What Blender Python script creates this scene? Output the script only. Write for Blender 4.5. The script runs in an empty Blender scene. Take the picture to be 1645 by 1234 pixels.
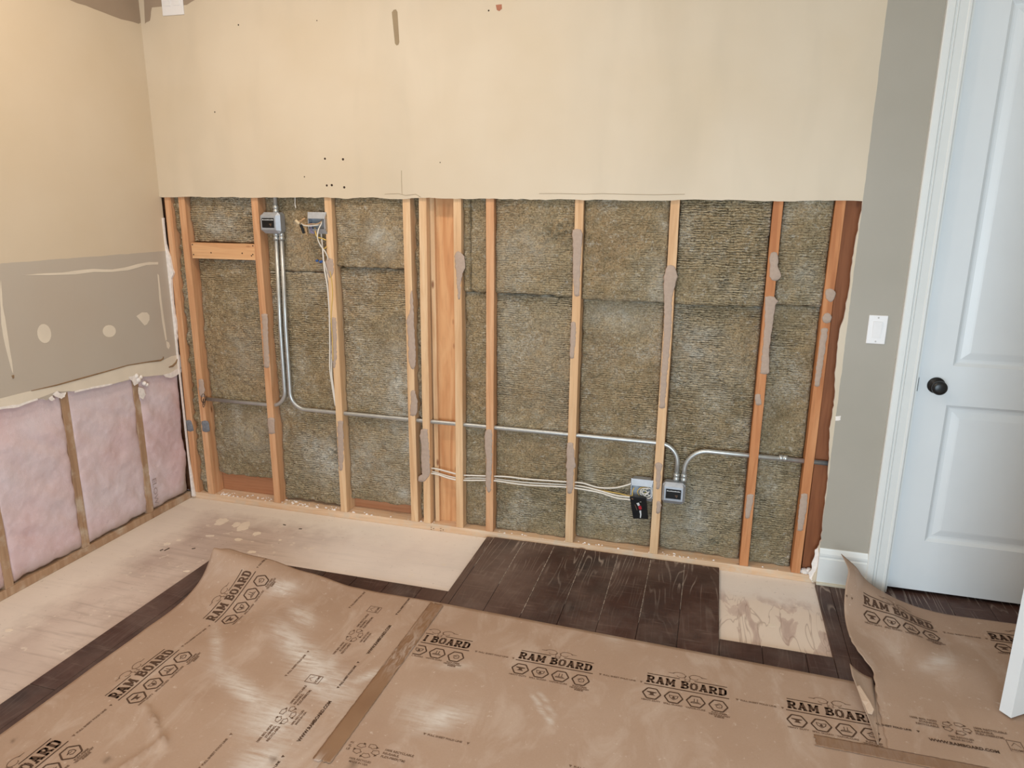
import bpy, bmesh, math, random
import numpy as np
from mathutils import Vector, Matrix
random.seed(7)
SC = bpy.context.scene
COL = SC.collection

# ------------------------------------------------------------------ camera
FPX, YAW, PIT, ROL = 1141.7275, -0.2753, 0.2442, 0.0090
CAM = Vector((1.2768, -3.1339, 1.6076))
FWD = Vector((math.sin(YAW)*math.cos(PIT), math.cos(YAW)*math.cos(PIT), -math.sin(PIT)))
_r = Vector((math.cos(YAW), -math.sin(YAW), 0)); _u = _r.cross(FWD)
RGT = _r*math.cos(ROL)+_u*math.sin(ROL); UPV = -_r*math.sin(ROL)+_u*math.cos(ROL)
cd = bpy.data.cameras.new('camera'); cam = bpy.data.objects.new('camera', cd); COL.objects.link(cam)
m = Matrix((RGT, UPV, -FWD)).transposed().to_4x4(); m.translation = CAM
cam.matrix_world = m
cd.sensor_fit = 'HORIZONTAL'; cd.sensor_width = 36; cd.lens = 36*FPX/1645; cd.clip_start = .02
SC.camera = cam

# ------------------------------------------------------------------ world, light, exposure
SC.view_settings.view_transform = 'Standard'; SC.view_settings.look = 'None'
SC.view_settings.gamma = 1; SC.view_settings.use_curve_mapping = False
SC.view_settings.exposure = 0.0
w = bpy.data.worlds.new('world'); SC.world = w; w.use_nodes = True
w.node_tree.nodes['Background'].inputs[0].default_value = (.75, .85, 1, 1)
w.node_tree.nodes['Background'].inputs[1].default_value = 1.0

def area(name, loc, direction, sx, sy, power, color, shape='RECTANGLE'):
    l = bpy.data.lights.new(name, 'AREA'); l.shape = shape; l.size = sx; l.size_y = sy
    l.energy = power; l.color = color
    o = bpy.data.objects.new(name, l); COL.objects.link(o); o.location = loc
    o.rotation_euler = Vector(direction).to_track_quat('-Z', 'Z').to_euler()
    return o
WARM = (1.0, .85, .70); COOL = (.70, .87, 1.0)
CEIL_SPOTS = [(-.75, -1.15, 13.0), (.35, -1.15, 10.5), (-.75, -2.7, 9.0), (.6, -2.7, 6.5)]
for i, (x, y, pw_) in enumerate(CEIL_SPOTS):
    area('ceiling_lamp_light', (x, y, 2.955), (0, 0, -1), .14, .14, pw_, WARM, 'DISK')
area('window_daylight', (1.45, -4.25, .90), (.0, 1, .0), 2.0, 1.5, 108, COOL)

# ------------------------------------------------------------------ helpers
def at(px, py, axis, val):
    d = FWD + RGT*((px-822.5)/FPX) - UPV*((py-617)/FPX)
    return CAM + d*((val-CAM[axis])/d[axis])
def wy(px, py, y=0.0): return at(px, py, 1, y)      # a point of a plane parallel to the back wall
def wx(px, py, x=-1.487): return at(px, py, 0, x)   # a point of a plane parallel to the left wall
def wz(px, py, z=0.0): return at(px, py, 2, z)

class MB:
    def __init__(s): s.v = []; s.f = []; s.mi = []; s.cur = 0
    def add(s, vs, fs):
        n = len(s.v); s.v += [tuple(v) for v in vs]; s.f += [tuple(i+n for i in f) for f in fs]; s.mi += [s.cur]*len(fs)
    def box(s, x0, x1, y0, y1, z0, z1):
        s.add([(x0,y0,z0),(x1,y0,z0),(x1,y1,z0),(x0,y1,z0),(x0,y0,z1),(x1,y0,z1),(x1,y1,z1),(x0,y1,z1)],
              [(0,3,2,1),(4,5,6,7),(0,1,5,4),(1,2,6,5),(2,3,7,6),(3,0,4,7)])
    def prism(s, pts, off):
        off = Vector(off); n = len(pts); P = [Vector(p) for p in pts]
        s.add(P+[p+off for p in P], [tuple(range(n))[::-1], tuple(range(n, 2*n))]+[(i, (i+1) % n, n+(i+1) % n, n+i) for i in range(n)])
    def tube(s, pts, r, seg=10, cap=True):
        P = [Vector(p) for p in pts]; n = len(P); rings = []
        t0 = (P[1]-P[0]).normalized(); a = t0.orthogonal().normalized()
        for i in range(n):
            t = ((P[min(i+1, n-1)]-P[max(i-1, 0)])).normalized()
            a = (a - t*a.dot(t)).normalized(); b = t.cross(a)
            rr = r[i] if isinstance(r, (list, tuple)) else r
            rings.append([P[i]+(a*math.cos(k*2*math.pi/seg)+b*math.sin(k*2*math.pi/seg))*rr for k in range(seg)])
        vs = [v for ring in rings for v in ring]
        fs = [(i*seg+k, i*seg+(k+1) % seg, (i+1)*seg+(k+1) % seg, (i+1)*seg+k) for i in range(n-1) for k in range(seg)]
        if cap: fs += [tuple(range(seg))[::-1], tuple(range((n-1)*seg, n*seg))]
        s.add(vs, fs)
    def lathe(s, c, axis, prof, seg=28):
        c = Vector(c); ax = Vector(axis).normalized(); a = ax.orthogonal().normalized(); b = ax.cross(a)
        vs = [c+ax*h+(a*math.cos(k*2*math.pi/seg)+b*math.sin(k*2*math.pi/seg))*r for h, r in prof for k in range(seg)]
        n = len(prof)
        fs = [(i*seg+k, i*seg+(k+1) % seg, (i+1)*seg+(k+1) % seg, (i+1)*seg+k) for i in range(n-1) for k in range(seg)]
        fs += [tuple(range(seg))[::-1], tuple(range((n-1)*seg, n*seg))]
        s.add(vs, fs)
    def sweep(s, prof, axis_a, axis_b, frm, to):
        # prof: list of (a, b) offsets; extruded from point frm to point to
        A = Vector(axis_a); B = Vector(axis_b)
        p0 = [Vector(frm)+A*a+B*b for a, b in prof]
        s.prism(p0, Vector(to)-Vector(frm))
    def build(s, name, mats, parent=None, smooth=False, bevel=0, fix=True):
        me = bpy.data.meshes.new(name); me.from_pydata(s.v, [], s.f)
        if not isinstance(mats, (list, tuple)): mats = [mats]
        for mt in mats: me.materials.append(mt)
        if len(mats) > 1: me.polygons.foreach_set('material_index', s.mi)
        if fix:
            bm = bmesh.new(); bm.from_mesh(me); bmesh.ops.recalc_face_normals(bm, faces=bm.faces); bm.to_mesh(me); bm.free()
        if smooth: me.polygons.foreach_set('use_smooth', [True]*len(me.polygons))
        me.update()
        o = bpy.data.objects.new(name, me); COL.objects.link(o)
        if parent: o.parent = parent
        if bevel:
            b = o.modifiers.new('bevel', 'BEVEL'); b.width = bevel; b.segments = 2; b.limit_method = 'ANGLE'; b.angle_limit = math.radians(40)
        return o

def empty(name, loc=(0, 0, 0)):
    o = bpy.data.objects.new(name, None); COL.objects.link(o); o.location = loc; o.empty_display_size = .05
    return o
def tag(o, label, cat, group=None, kind=None):
    o['label'] = label; o['category'] = cat
    if group: o['group'] = group
    if kind: o['kind'] = kind
    return o
def struct(o, label=None):
    o['kind'] = 'structure'
    if label: o['label'] = label
    return o
def keep(o, root):   # parent while keeping world coordinates (roots sit at their own base)
    o.parent = root; o.matrix_parent_inverse = Matrix.Translation(-root.location)
    return o

# numpy value noise ---------------------------------------------------
def vnoise(x, y, seed=0):
    xi = np.floor(x).astype(np.int64); yi = np.floor(y).astype(np.int64); fx = x-xi; fy = y-yi
    fx = fx*fx*(3-2*fx); fy = fy*fy*(3-2*fy)
    def h(a, b):
        n = (a*374761393+b*668265263+seed*1442695041) & 0xffffffff
        n = ((n ^ (n >> 13))*1274126177) & 0xffffffff
        return ((n ^ (n >> 16)) & 0xffff)/65535.0
    return (h(xi, yi)*(1-fx)+h(xi+1, yi)*fx)*(1-fy)+(h(xi, yi+1)*(1-fx)+h(xi+1, yi+1)*fx)*fy
def fbm(x, y, seed=0, o=4):
    t = 0; a = .5
    for k in range(o): t = t+a*vnoise(x*2**k, y*2**k, seed+k*17); a *= .5
    return t/(1-.5**o)

# ------------------------------------------------------------------ materials
def rgb(r, g, b):
    f = lambda c: (c/255/12.92) if c/255 <= .04045 else ((c/255+.055)/1.055)**2.4
    return (f(r), f(g), f(b), 1)
class NT:
    def __init__(s, name):
        s.m = bpy.data.materials.new(name); s.m.use_nodes = True; s.t = s.m.node_tree; s.N = s.t.nodes; s.L = s.t.links
        s.b = s.N['Principled BSDF']; s.out = s.N['Material Output']
        s.b.inputs['Specular IOR Level'].default_value = .25
    def n(s, typ, **kw):
        nd = s.N.new(typ)
        for k, v in kw.items():
            if k.startswith('i_'):
                key = k[2:]; nd.inputs[int(key) if key.isdigit() else key.replace('_', ' ')].default_value = v
            else: setattr(nd, k, v)
        return nd
    def l(s, a, b): s.L.new(a, b)
    def coord(s, kind='Object', scale=(1, 1, 1), loc=(0, 0, 0), rot=(0, 0, 0)):
        tc = s.n('ShaderNodeTexCoord'); mp = s.n('ShaderNodeMapping'); s.l(tc.outputs[kind], mp.inputs[0])
        mp.inputs['Scale'].default_value = scale; mp.inputs['Location'].default_value = loc; mp.inputs['Rotation'].default_value = rot
        return mp.outputs[0]
    def noise(s, vec, scale, detail=4, rough=.55, dist=0.0):
        nd = s.n('ShaderNodeTexNoise'); nd.inputs['Scale'].default_value = scale; nd.inputs['Detail'].default_value = detail
        nd.inputs['Roughness'].default_value = rough; nd.inputs['Distortion'].default_value = dist
        s.l(vec, nd.inputs['Vector']); return nd.outputs['Fac']
    def ramp(s, fac, stops):
        r = s.n('ShaderNodeValToRGB'); el = r.color_ramp.elements
        while len(el) < len(stops): el.new(.5)
        for e, (p, c) in zip(el, stops):
            e.position = p; e.color = c if len(c) == 4 else (*c, 1)
        s.l(fac, r.inputs[0]); return r.outputs[0]
    def g(s, fac, a, b):
        x = s.n('ShaderNodeMapRange'); x.inputs['From Min'].default_value = a; x.inputs['From Max'].default_value = b
        s.l(fac, x.inputs['Value']); return x.outputs[0]
    def mix(s, fac, a, b, blend='MIX'):
        x = s.n('ShaderNodeMix', data_type='RGBA', blend_type=blend)
        for sock, v in ((x.inputs[0], fac), (x.inputs[6], a), (x.inputs[7], b)):
            if isinstance(v, (int, float)): sock.default_value = v
            elif isinstance(v, tuple): sock.default_value = v
            else: s.l(v, sock)
        return x.outputs[2]
    def math(s, op, a, b=0.0, c=0.0):
        x = s.n('ShaderNodeMath', operation=op)
        for i, v in enumerate((a, b, c)):
            if isinstance(v, (int, float)): x.inputs[i].default_value = v
            else: s.l(v, x.inputs[i])
        return x.outputs[0]
    def sep(s, vec):
        x = s.n('ShaderNodeSeparateXYZ'); s.l(vec, x.inputs[0]); return x.outputs
    def attr(s, name):
        x = s.n('ShaderNodeAttribute', attribute_name=name); return x.outputs['Fac']
    def bump(s, h, strength=.3, dist=.01, prev=None):
        b = s.n('ShaderNodeBump'); b.inputs['Strength'].default_value = strength; b.inputs['Distance'].default_value = dist
        s.l(h, b.inputs['Height'])
        if prev: s.l(prev, b.inputs['Normal'])
        return b.outputs[0]
    def done(s, col=None, rough=.6, normal=None, metal=0.0, spec=None):
        if col is not None:
            if isinstance(col, tuple): s.b.inputs['Base Color'].default_value = col
            else: s.l(col, s.b.inputs['Base Color'])
        if isinstance(rough, (int, float)): s.b.inputs['Roughness'].default_value = rough
        else: s.l(rough, s.b.inputs['Roughness'])
        s.b.inputs['Metallic'].default_value = metal
        if spec is not None: s.b.inputs['Specular IOR Level'].default_value = spec
        if normal: s.l(normal, s.b.inputs['Normal'])
        return s.m

def plain(name, c, rough=.55, var=.06, metal=0, scale=30, spec=None):
    t = NT(name); v = t.coord(); n = t.noise(v, scale)
    hi = tuple(min(1, x*(1+var)) for x in c[:3])+(1,); lo = tuple(x*(1-var) for x in c[:3])+(1,)
    return t.done(t.ramp(n, [(.3, lo), (.7, hi)]), rough, t.bump(n, .1, .002), metal, spec)

C_BEIGE = rgb(222, 202, 170); C_GREY = rgb(176, 168, 154); C_GREYL = rgb(160, 148, 134)
# painted drywall: beige field with an abrupt change to the older grey paint
def wall_paint(name, kind):
    t = NT(name); v = t.coord(); x, y, z = t.sep(v)
    n1 = t.noise(v, 1.6, 3); n2 = t.noise(v, 9, 4); n3 = t.noise(v, 140, 3)
    be = t.ramp(n1, [(.35, rgb(208, 190, 164)), (.5, rgb(211, 194, 170)), (.65, rgb(214, 198, 175))])
    be = t.mix(t.math('MULTIPLY', n2, .10), be, rgb(198, 182, 160))
    gr = t.ramp(n1, [(.35, rgb(165, 157, 143)), (.65, rgb(171, 163, 150))])
    wob = t.math('MULTIPLY', t.math('SUBTRACT', t.noise(v, 12, 3), .5), .008)
    if kind == 'back':
        sm = t.noise(t.coord(scale=(4.5, 1, .9)), 1.0, 3, .5, .6)
        be = t.mix(t.math('MULTIPLY', t.g(sm, .50, .68), .22), be, rgb(190, 176, 154))
        f = t.math('GREATER_THAN', t.math('ADD', x, wob), 1.807)
        col = t.mix(f, be, gr)
    elif kind == 'left':
        f = t.math('LESS_THAN', t.math('ADD', z, wob), 1.369)
        be2 = t.mix(.15, be, rgb(206, 180, 146))
        gl = t.ramp(n1, [(.35, rgb(186, 172, 156)), (.65, rgb(188, 177, 163))])
        col = t.mix(f, be2, gl)
    else: col = be
    nb = t.bump(n3, .06, .002); nb = t.bump(n2, .08, .01, nb)
    return t.done(col, .5, nb, spec=.3)
M_BACK = wall_paint('painted_drywall_back', 'back'); M_LEFT = wall_paint('painted_drywall_left', 'left')
M_WALL = wall_paint('painted_drywall', 'plain')
M_GYP = plain('gypsum_white', rgb(238, 228, 220), .9, .1, scale=60)
M_OLDPAINT = plain('old_grey_paint', rgb(160, 140, 120), .6, .05, scale=6)
M_SLOT = plain('slot_mark_paint', rgb(156, 136, 108), .7, .05)  # older grey paint of the slot mark, also used for the score line
M_COMP = plain('joint_compound', rgb(224, 210, 190), .8, .05, scale=8)
M_PATCHR = plain('red_brown_patch', rgb(170, 112, 88), .8)
M_DARK = plain('dark_hole', rgb(60, 45, 35), .9)
M_PENCIL = plain('torn_paper_brown', rgb(140, 112, 84), .9, .15)
M_CEIL = plain('ceiling_paint', rgb(238, 232, 222), .8, .02)
M_TRIM = plain('white_trim_paint', rgb(226, 226, 222), .35, .02, scale=5, spec=.5)
M_DOOR = plain('white_door_paint', rgb(222, 224, 224), .4, .02, scale=4, spec=.5)
M_SHOE = plain('cream_caulked_shoe', rgb(205, 196, 176), .6)
M_PLASTIC = plain('white_plastic', rgb(236, 232, 230), .3, .01, spec=.5)
M_BLACK = plain('black_metal', rgb(22, 21, 22), .35, .05, spec=.5)
M_BLKPL = plain('black_plastic', rgb(26, 25, 25), .4, .2)
M_RED = plain('red_print', rgb(170, 40, 50), .5)
M_WHITEP = plain('white_print', rgb(200, 200, 200), .5)
M_INK = plain('dark_print_ink', rgb(84, 62, 48), .8, .25, scale=300)
M_INKL = plain('light_print_ink', rgb(118, 92, 74), .8, .2, scale=300)
M_INKB = plain('blurred_print_ink', rgb(160, 142, 140), .8, .2, scale=200)
M_CABLE = plain('white_cable', rgb(226, 218, 206), .5, .03)
M_YELLOW = plain('yellow_cable', rgb(214, 178, 96), .5, .05)
M_BLUE = plain('blue_plastic', rgb(60, 92, 150), .5, .05)
M_COPPER = plain('bare_tan_wire', rgb(196, 158, 118), .5)
M_GLUE = plain('dried_adhesive', rgb(178, 156, 140), .75, .07, scale=70)
M_GREYBAND = plain('blue_grey_paint_band', rgb(122, 124, 128), .7, .2, scale=80)
M_NAIL = plain('dark_nail', rgb(62, 48, 40), .6)

def metal(name, c, rough):
    t = NT(name); v = t.coord(); n = t.noise(v, 40, 4)
    col = t.ramp(n, [(.3, tuple(x*.85 for x in c[:3])+(1,)), (.7, c)])
    return t.done(col, rough, t.bump(n, .05, .002), .75)
M_EMT = metal('galvanised_conduit', rgb(196, 198, 196), .38)
M_BOX = metal('galvanised_box_steel', rgb(186, 190, 196), .58)

def wood(name, a, b, c, axis='Z', knots=True, dirt=0.0, gs=1.0):
    t = NT(name)
    sc = {'Z': (26*gs, 26*gs, 1.6), 'X': (1.6, 26*gs, 26*gs), 'Y': (26*gs, 1.6, 26*gs)}[axis]
    oi = t.n('ShaderNodeObjectInfo'); tc = t.n('ShaderNodeTexCoord')
    ad = t.n('ShaderNodeVectorMath', operation='ADD'); cx = t.n('ShaderNodeCombineXYZ')
    rr = t.math('MULTIPLY', oi.outputs['Random'], 19.0)
    t.l(rr, cx.inputs[0]); t.l(rr, cx.inputs[1]); t.l(rr, cx.inputs[2])
    t.l(tc.outputs['Object'], ad.inputs[0]); t.l(cx.outputs[0], ad.inputs[1])
    mp = t.n('ShaderNodeMapping'); mp.inputs['Scale'].default_value = sc; t.l(ad.outputs[0], mp.inputs[0])
    g1 = t.noise(mp.outputs[0], 1.0, 3, .5, 1.2); g2 = t.noise(mp.outputs[0], 5.0, 3, .6, .3)
    col = t.ramp(g1, [(.32, a), (.5, b), (.68, c)])
    col = t.mix(t.math('MULTIPLY', t.g(g2, .5, .75), .28), col, tuple(x*.62 for x in a[:3])+(1,))
    bn = t.noise(ad.outputs[0], 3.0, 2)
    col = t.mix(t.math('MULTIPLY', t.g(bn, .45, .75), .35), col, a)
    if knots:
        k = {'Z': (15, 15, 5.2), 'X': (5.2, 15, 15), 'Y': (15, 5.2, 15)}[axis]
        m2 = t.n('ShaderNodeMapping'); m2.inputs['Scale'].default_value = k; t.l(ad.outputs[0], m2.inputs[0])
        vo = t.n('ShaderNodeTexVoronoi'); vo.inputs['Scale'].default_value = 1; t.l(m2.outputs[0], vo.inputs['Vector'])
        kf = t.ramp(vo.outputs['Distance'], [(.06, (1, 1, 1, 1)), (.13, (0, 0, 0, 1))])
        cs = t.sep(vo.outputs['Color'])[0]
        kf = t.math('MULTIPLY', kf, t.math('GREATER_THAN', cs, .45))
        col = t.mix(t.math('MULTIPLY', kf, .8), col, rgb(120, 66, 38))
    if dirt:
        d = t.g(t.noise(ad.outputs[0], 14, 5), .5, .7)
        col = t.mix(t.math('MULTIPLY', d, dirt), col, rgb(205, 190, 170))
    return t.done(col, .65, t.bump(g2, .15, .003))
M_STUD_P = wood('pine_pale', rgb(204, 160, 118), rgb(220, 180, 138), rgb(228, 194, 154))
M_STUD_M = wood('pine_orange', rgb(192, 138, 98), rgb(208, 156, 114), rgb(218, 172, 132))
M_STUD_D = wood('pine_deep_orange', rgb(178, 114, 72), rgb(196, 132, 86), rgb(208, 148, 102))
M_BLOCK = wood('pine_block', rgb(206, 154, 110), rgb(220, 172, 126), rgb(228, 184, 140), 'X')
M_PLATE = wood('pine_plate', rgb(206, 166, 130), rgb(220, 186, 152), rgb(228, 200, 172), 'X', dirt=.7)
M_BOARD = wood('pine_wide_board', rgb(196, 136, 90), rgb(214, 160, 112), rgb(224, 176, 128), gs=.55)
M_BROWN = wood('red_brown_sheathing', rgb(124, 74, 46), rgb(140, 86, 54), rgb(152, 96, 62), 'X', knots=False)
M_BROWNZ = wood('red_brown_board', rgb(132, 78, 48), rgb(148, 90, 56), rgb(160, 100, 64))
M_BROWNT = wood('red_brown_sheathing_tan', rgb(168, 112, 78), rgb(180, 124, 88), rgb(188, 134, 98), 'X', knots=False)
M_LSTUD = wood('pine_left_wall', rgb(160, 126, 98), rgb(174, 140, 110), rgb(184, 154, 126), dirt=.6)

# mineral wool
def wool():
    t = NT('mineral_wool'); v = t.coord(); x, y, z = t.sep(v)
    n_big = t.noise(v, 2.2, 3); n_mid = t.noise(v, 18, 4); n_f = t.noise(t.coord(scale=(1, 1, 1)), 130, 4, .7)
    fib = t.noise(t.coord(scale=(60, 60, 210)), 1.0, 3, .6, 1.5)
    wav = t.math('ADD', t.math('MULTIPLY', z, 1/.0105), t.math('MULTIPLY', n_mid, 1.5))
    wav = t.math('ADD', wav, t.math('MULTIPLY', t.noise(t.coord(scale=(14, 14, 40)), 1, 2), 1.4))
    s = t.math('SINE', t.math('MULTIPLY', wav, 6.2832)); s01 = t.math('MULTIPLY_ADD', s, .5, .5)
    sm = t.attr('stripe')
    br = t.noise(t.coord(scale=(30, 30, 60)), 1, 3)
    s_amt = t.math('MULTIPLY', sm, t.g(br, .28, .62))
    base = t.ramp(n_big, [(.3, rgb(186, 154, 116)), (.5, rgb(192, 166, 128)), (.7, rgb(186, 166, 132))])
    base = t.mix(t.math('MULTIPLY', t.g(n_mid, .4, .7), .6), base, rgb(142, 124, 94))
    blo = t.noise(v, 7, 5, .6); base = t.mix(t.math('MULTIPLY', t.g(blo, .50, .66), .55), base, rgb(138, 112, 76))
    base = t.mix(t.math('MULTIPLY', t.g(n_f, .46, .62), .8), base, rgb(112, 94, 66))
    base = t.mix(t.math('MULTIPLY', t.g(fib, .54, .66), .65), base, rgb(216, 200, 168))
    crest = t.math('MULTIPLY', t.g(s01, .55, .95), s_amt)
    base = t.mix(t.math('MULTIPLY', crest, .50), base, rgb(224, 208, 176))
    trough_shade = t.math('MULTIPLY', t.g(t.math('SUBTRACT', 1.0, s01), .6, .95), s_amt)
    base = t.mix(t.math('MULTIPLY', trough_shade, .6), base, rgb(92, 78, 56))  # self-shading of the crevices between ribs, painted into the wool colour
    # greener, cooler wool low on the right-hand bays; browner to the upper left
    gf = t.attr('tint'); base = t.mix(t.math('MULTIPLY', gf, .28), base, rgb(150, 150, 126))
    # white dust
    d = t.math('MULTIPLY', t.attr('dust'), t.g(t.math('ADD', t.math('MULTIPLY', n_mid, .6), t.math('MULTIPLY', fib, .5)), .38, .72))
    d2 = t.math('MULTIPLY', t.g(t.noise(v, 45, 5, .7), .57, .70), .5)
    d3 = t.math('MULTIPLY', t.math('MULTIPLY', t.g(t.noise(t.coord(loc=(7, 2, 4)), 4.5, 4, .6), .50, .68), t.g(fib, .40, .62)), .55); d2 = t.math('MAXIMUM', d2, d3)
    base = t.mix(t.math('MAXIMUM', d, d2), base, rgb(232, 228, 216))
    h = t.math('ADD', t.math('MULTIPLY', t.math('MULTIPLY', s01, s_amt), .8), t.math('MULTIPLY', n_f, .9))
    h = t.math('ADD', h, t.math('MULTIPLY', fib, .7))
    nb = t.bump(h, 1.0, .010); nb = t.bump(n_mid, .9, .03, nb)
    return t.done(base, .95, nb, spec=.1)
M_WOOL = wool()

def pink():
    t = NT('pink_fibreglass'); v = t.coord()
    n1 = t.noise(v, 3, 4); n2 = t.noise(v, 30, 5, .65); n3 = t.noise(v, 160, 3)
    c = t.ramp(n1, [(.3, rgb(212, 180, 180)), (.5, rgb(214, 190, 190)), (.7, rgb(214, 198, 200))])
    c = t.mix(t.math('MULTIPLY', t.g(n2, .5, .72), .35), c, rgb(232, 212, 216))
    c = t.mix(t.math('MULTIPLY', t.g(t.attr('dirt'), .1, .9), .75), c, rgb(150, 132, 112))
    nb = t.bump(n3, .25, .003); nb = t.bump(n2, .22, .008, nb)
    t.b.inputs['Sheen Weight'].default_value = .0
    return t.done(c, .9, nb, spec=.1)
M_PINK = pink()

def kraft():
    t = NT('kraft_floor_board'); v = t.coord()
    n1 = t.noise(v, 2.2, 4); n2 = t.noise(v, 16, 5, .6); n3 = t.noise(v, 200, 3)
    c = t.ramp(n1, [(.3, rgb(166, 138, 118)), (.5, rgb(173, 146, 126)), (.7, rgb(178, 152, 133))])
    c = t.mix(t.math('MULTIPLY', t.g(n3, .45, .7), .12), c, rgb(150, 116, 88))
    sm = t.noise(t.coord(scale=(2.2, 1.1, 1), rot=(0, 0, .6)), 3.0, 6, .62, .8)
    c = t.mix(t.math('MULTIPLY', t.g(sm, .52, .72), .40), c, rgb(206, 188, 174))
    sp = t.noise(v, 42, 5, .7)
    c = t.mix(t.math('MULTIPLY', t.g(sp, .62, .72), .5), c, rgb(216, 200, 186))
    streak = t.noise(t.coord(scale=(10, 70, 1), rot=(0, 0, .9)), 1.0, 4, .6, .4)
    d = t.math('MULTIPLY', t.attr('dust'), t.g(t.math('ADD', t.math('MULTIPLY', streak, .7), t.math('MULTIPLY', n2, .4)), .34, .62))
    c = t.mix(t.math('MULTIPLY', d, 1.0), c, rgb(214, 206, 198))
    c = t.mix(t.math('MULTIPLY', t.attr('stain'), .75), c, rgb(112, 92, 76))
    return t.done(c, .8, t.bump(n2, .08, .004), spec=.12)
M_KRAFT = kraft()
M_KRAFT_EDGE = plain('kraft_back', rgb(190, 164, 142), .8, .05)
def tape_mat():
    t = NT('brown_packing_tape'); v = t.coord()
    n = t.noise(t.coord(scale=(60, 14, 1), rot=(0, 0, .3)), 1.0, 4, .6, 1.0); d = t.attr('dust')
    c = t.ramp(t.noise(v, 6, 3), [(.3, rgb(132, 100, 76)), (.7, rgb(144, 112, 86))])
    f = t.math('MULTIPLY', d, t.g(n, .42, .62))
    c = t.mix(f, c, rgb(176, 156, 142))
    return t.done(c, .4, t.bump(n, .06, .003))
M_TAPE = tape_mat()

def subfloor():
    t = NT('plywood_subfloor'); v = t.coord(); x, y, z = t.sep(v)
    n1 = t.noise(v, 2.5, 4); n2 = t.noise(v, 12, 5, .6)
    gr = t.noise(t.coord(scale=(3, 40, 1)), 1.0, 5, .6, .5)
    c = t.ramp(n1, [(.3, rgb(184, 164, 154)), (.5, rgb(200, 180, 168)), (.7, rgb(212, 194, 182))])
    c = t.mix(t.math('MULTIPLY', t.g(gr, .50, .66), .38), c, rgb(160, 140, 130))
    c = t.mix(t.math('MULTIPLY', t.g(t.noise(t.coord(loc=(2, 9, 0)), 5, 6, .65), .52, .70), .45), c, rgb(166, 144, 132))
    # plaster dust swept against the walls
    wob = t.math('MULTIPLY', t.math('SUBTRACT', n2, .5), .18)
    nearb = t.g(t.math('ADD', y, wob), -.24, -.10); nearl = t.g(t.math('SUBTRACT', wob, t.math('ADD', x, 1.16)), 0.0, .16)
    c = t.mix(t.math('MULTIPLY', t.math('MAXIMUM', nearb, t.math('MULTIPLY', nearl, .8)), .85), c, rgb(236, 224, 210))
    # centre section is paler, the far left is rubbed pink-brown
    pf = t.g(t.math('ADD', x, wob), -.75, -.35)
    c = t.mix(t.math('MULTIPLY', pf, .62), c, rgb(242, 232, 224))
    sp = t.noise(v, 26, 4, .6)
    c = t.mix(t.math('MULTIPLY', t.g(sp, .64, .70), .6), c, rgb(226, 212, 196))
    sp2 = t.noise(t.coord(loc=(5, 3, 1)), 55, 4, .6)
    c = t.mix(t.math('MULTIPLY', t.g(sp2, .66, .72), .35), c, rgb(128, 108, 94))
    # rotary cut face of the plywood at the right
    wv = t.noise(t.coord(scale=(9, 3.2, 1)), 1.0, 2, .4, 1.6)
    wv = t.noise(t.coord(scale=(13, 4.5, 1)), 1.0, 4, .5, .9)
    band = t.g(wv, .40, .66); vein = t.math('ABSOLUTE', t.math('SUBTRACT', t.noise(t.coord(scale=(10, 2.6, 1), loc=(3, 1, 0)), 1.0, 3, .5, 1.0), .5))
    gx = t.math('MULTIPLY', t.math('GREATER_THAN', x, 1.3), t.math('SUBTRACT', 1.0, t.g(t.math('ADD', y, wob), -.27, -.17)))
    c2 = t.ramp(band, [(0, rgb(232, 214, 198)), (.44, rgb(230, 212, 196)), (.52, rgb(214, 192, 178)), (1, rgb(196, 172, 160))])
    c2 = t.mix(t.math('MULTIPLY', t.math('SUBTRACT', 1.0, t.g(vein, .0, .018)), .55), c2, rgb(160, 132, 118))
    c = t.mix(gx, c, c2)
    return t.done(c, .85, t.bump(n2, .12, .004), spec=.15)
M_SUB = subfloor()

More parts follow.
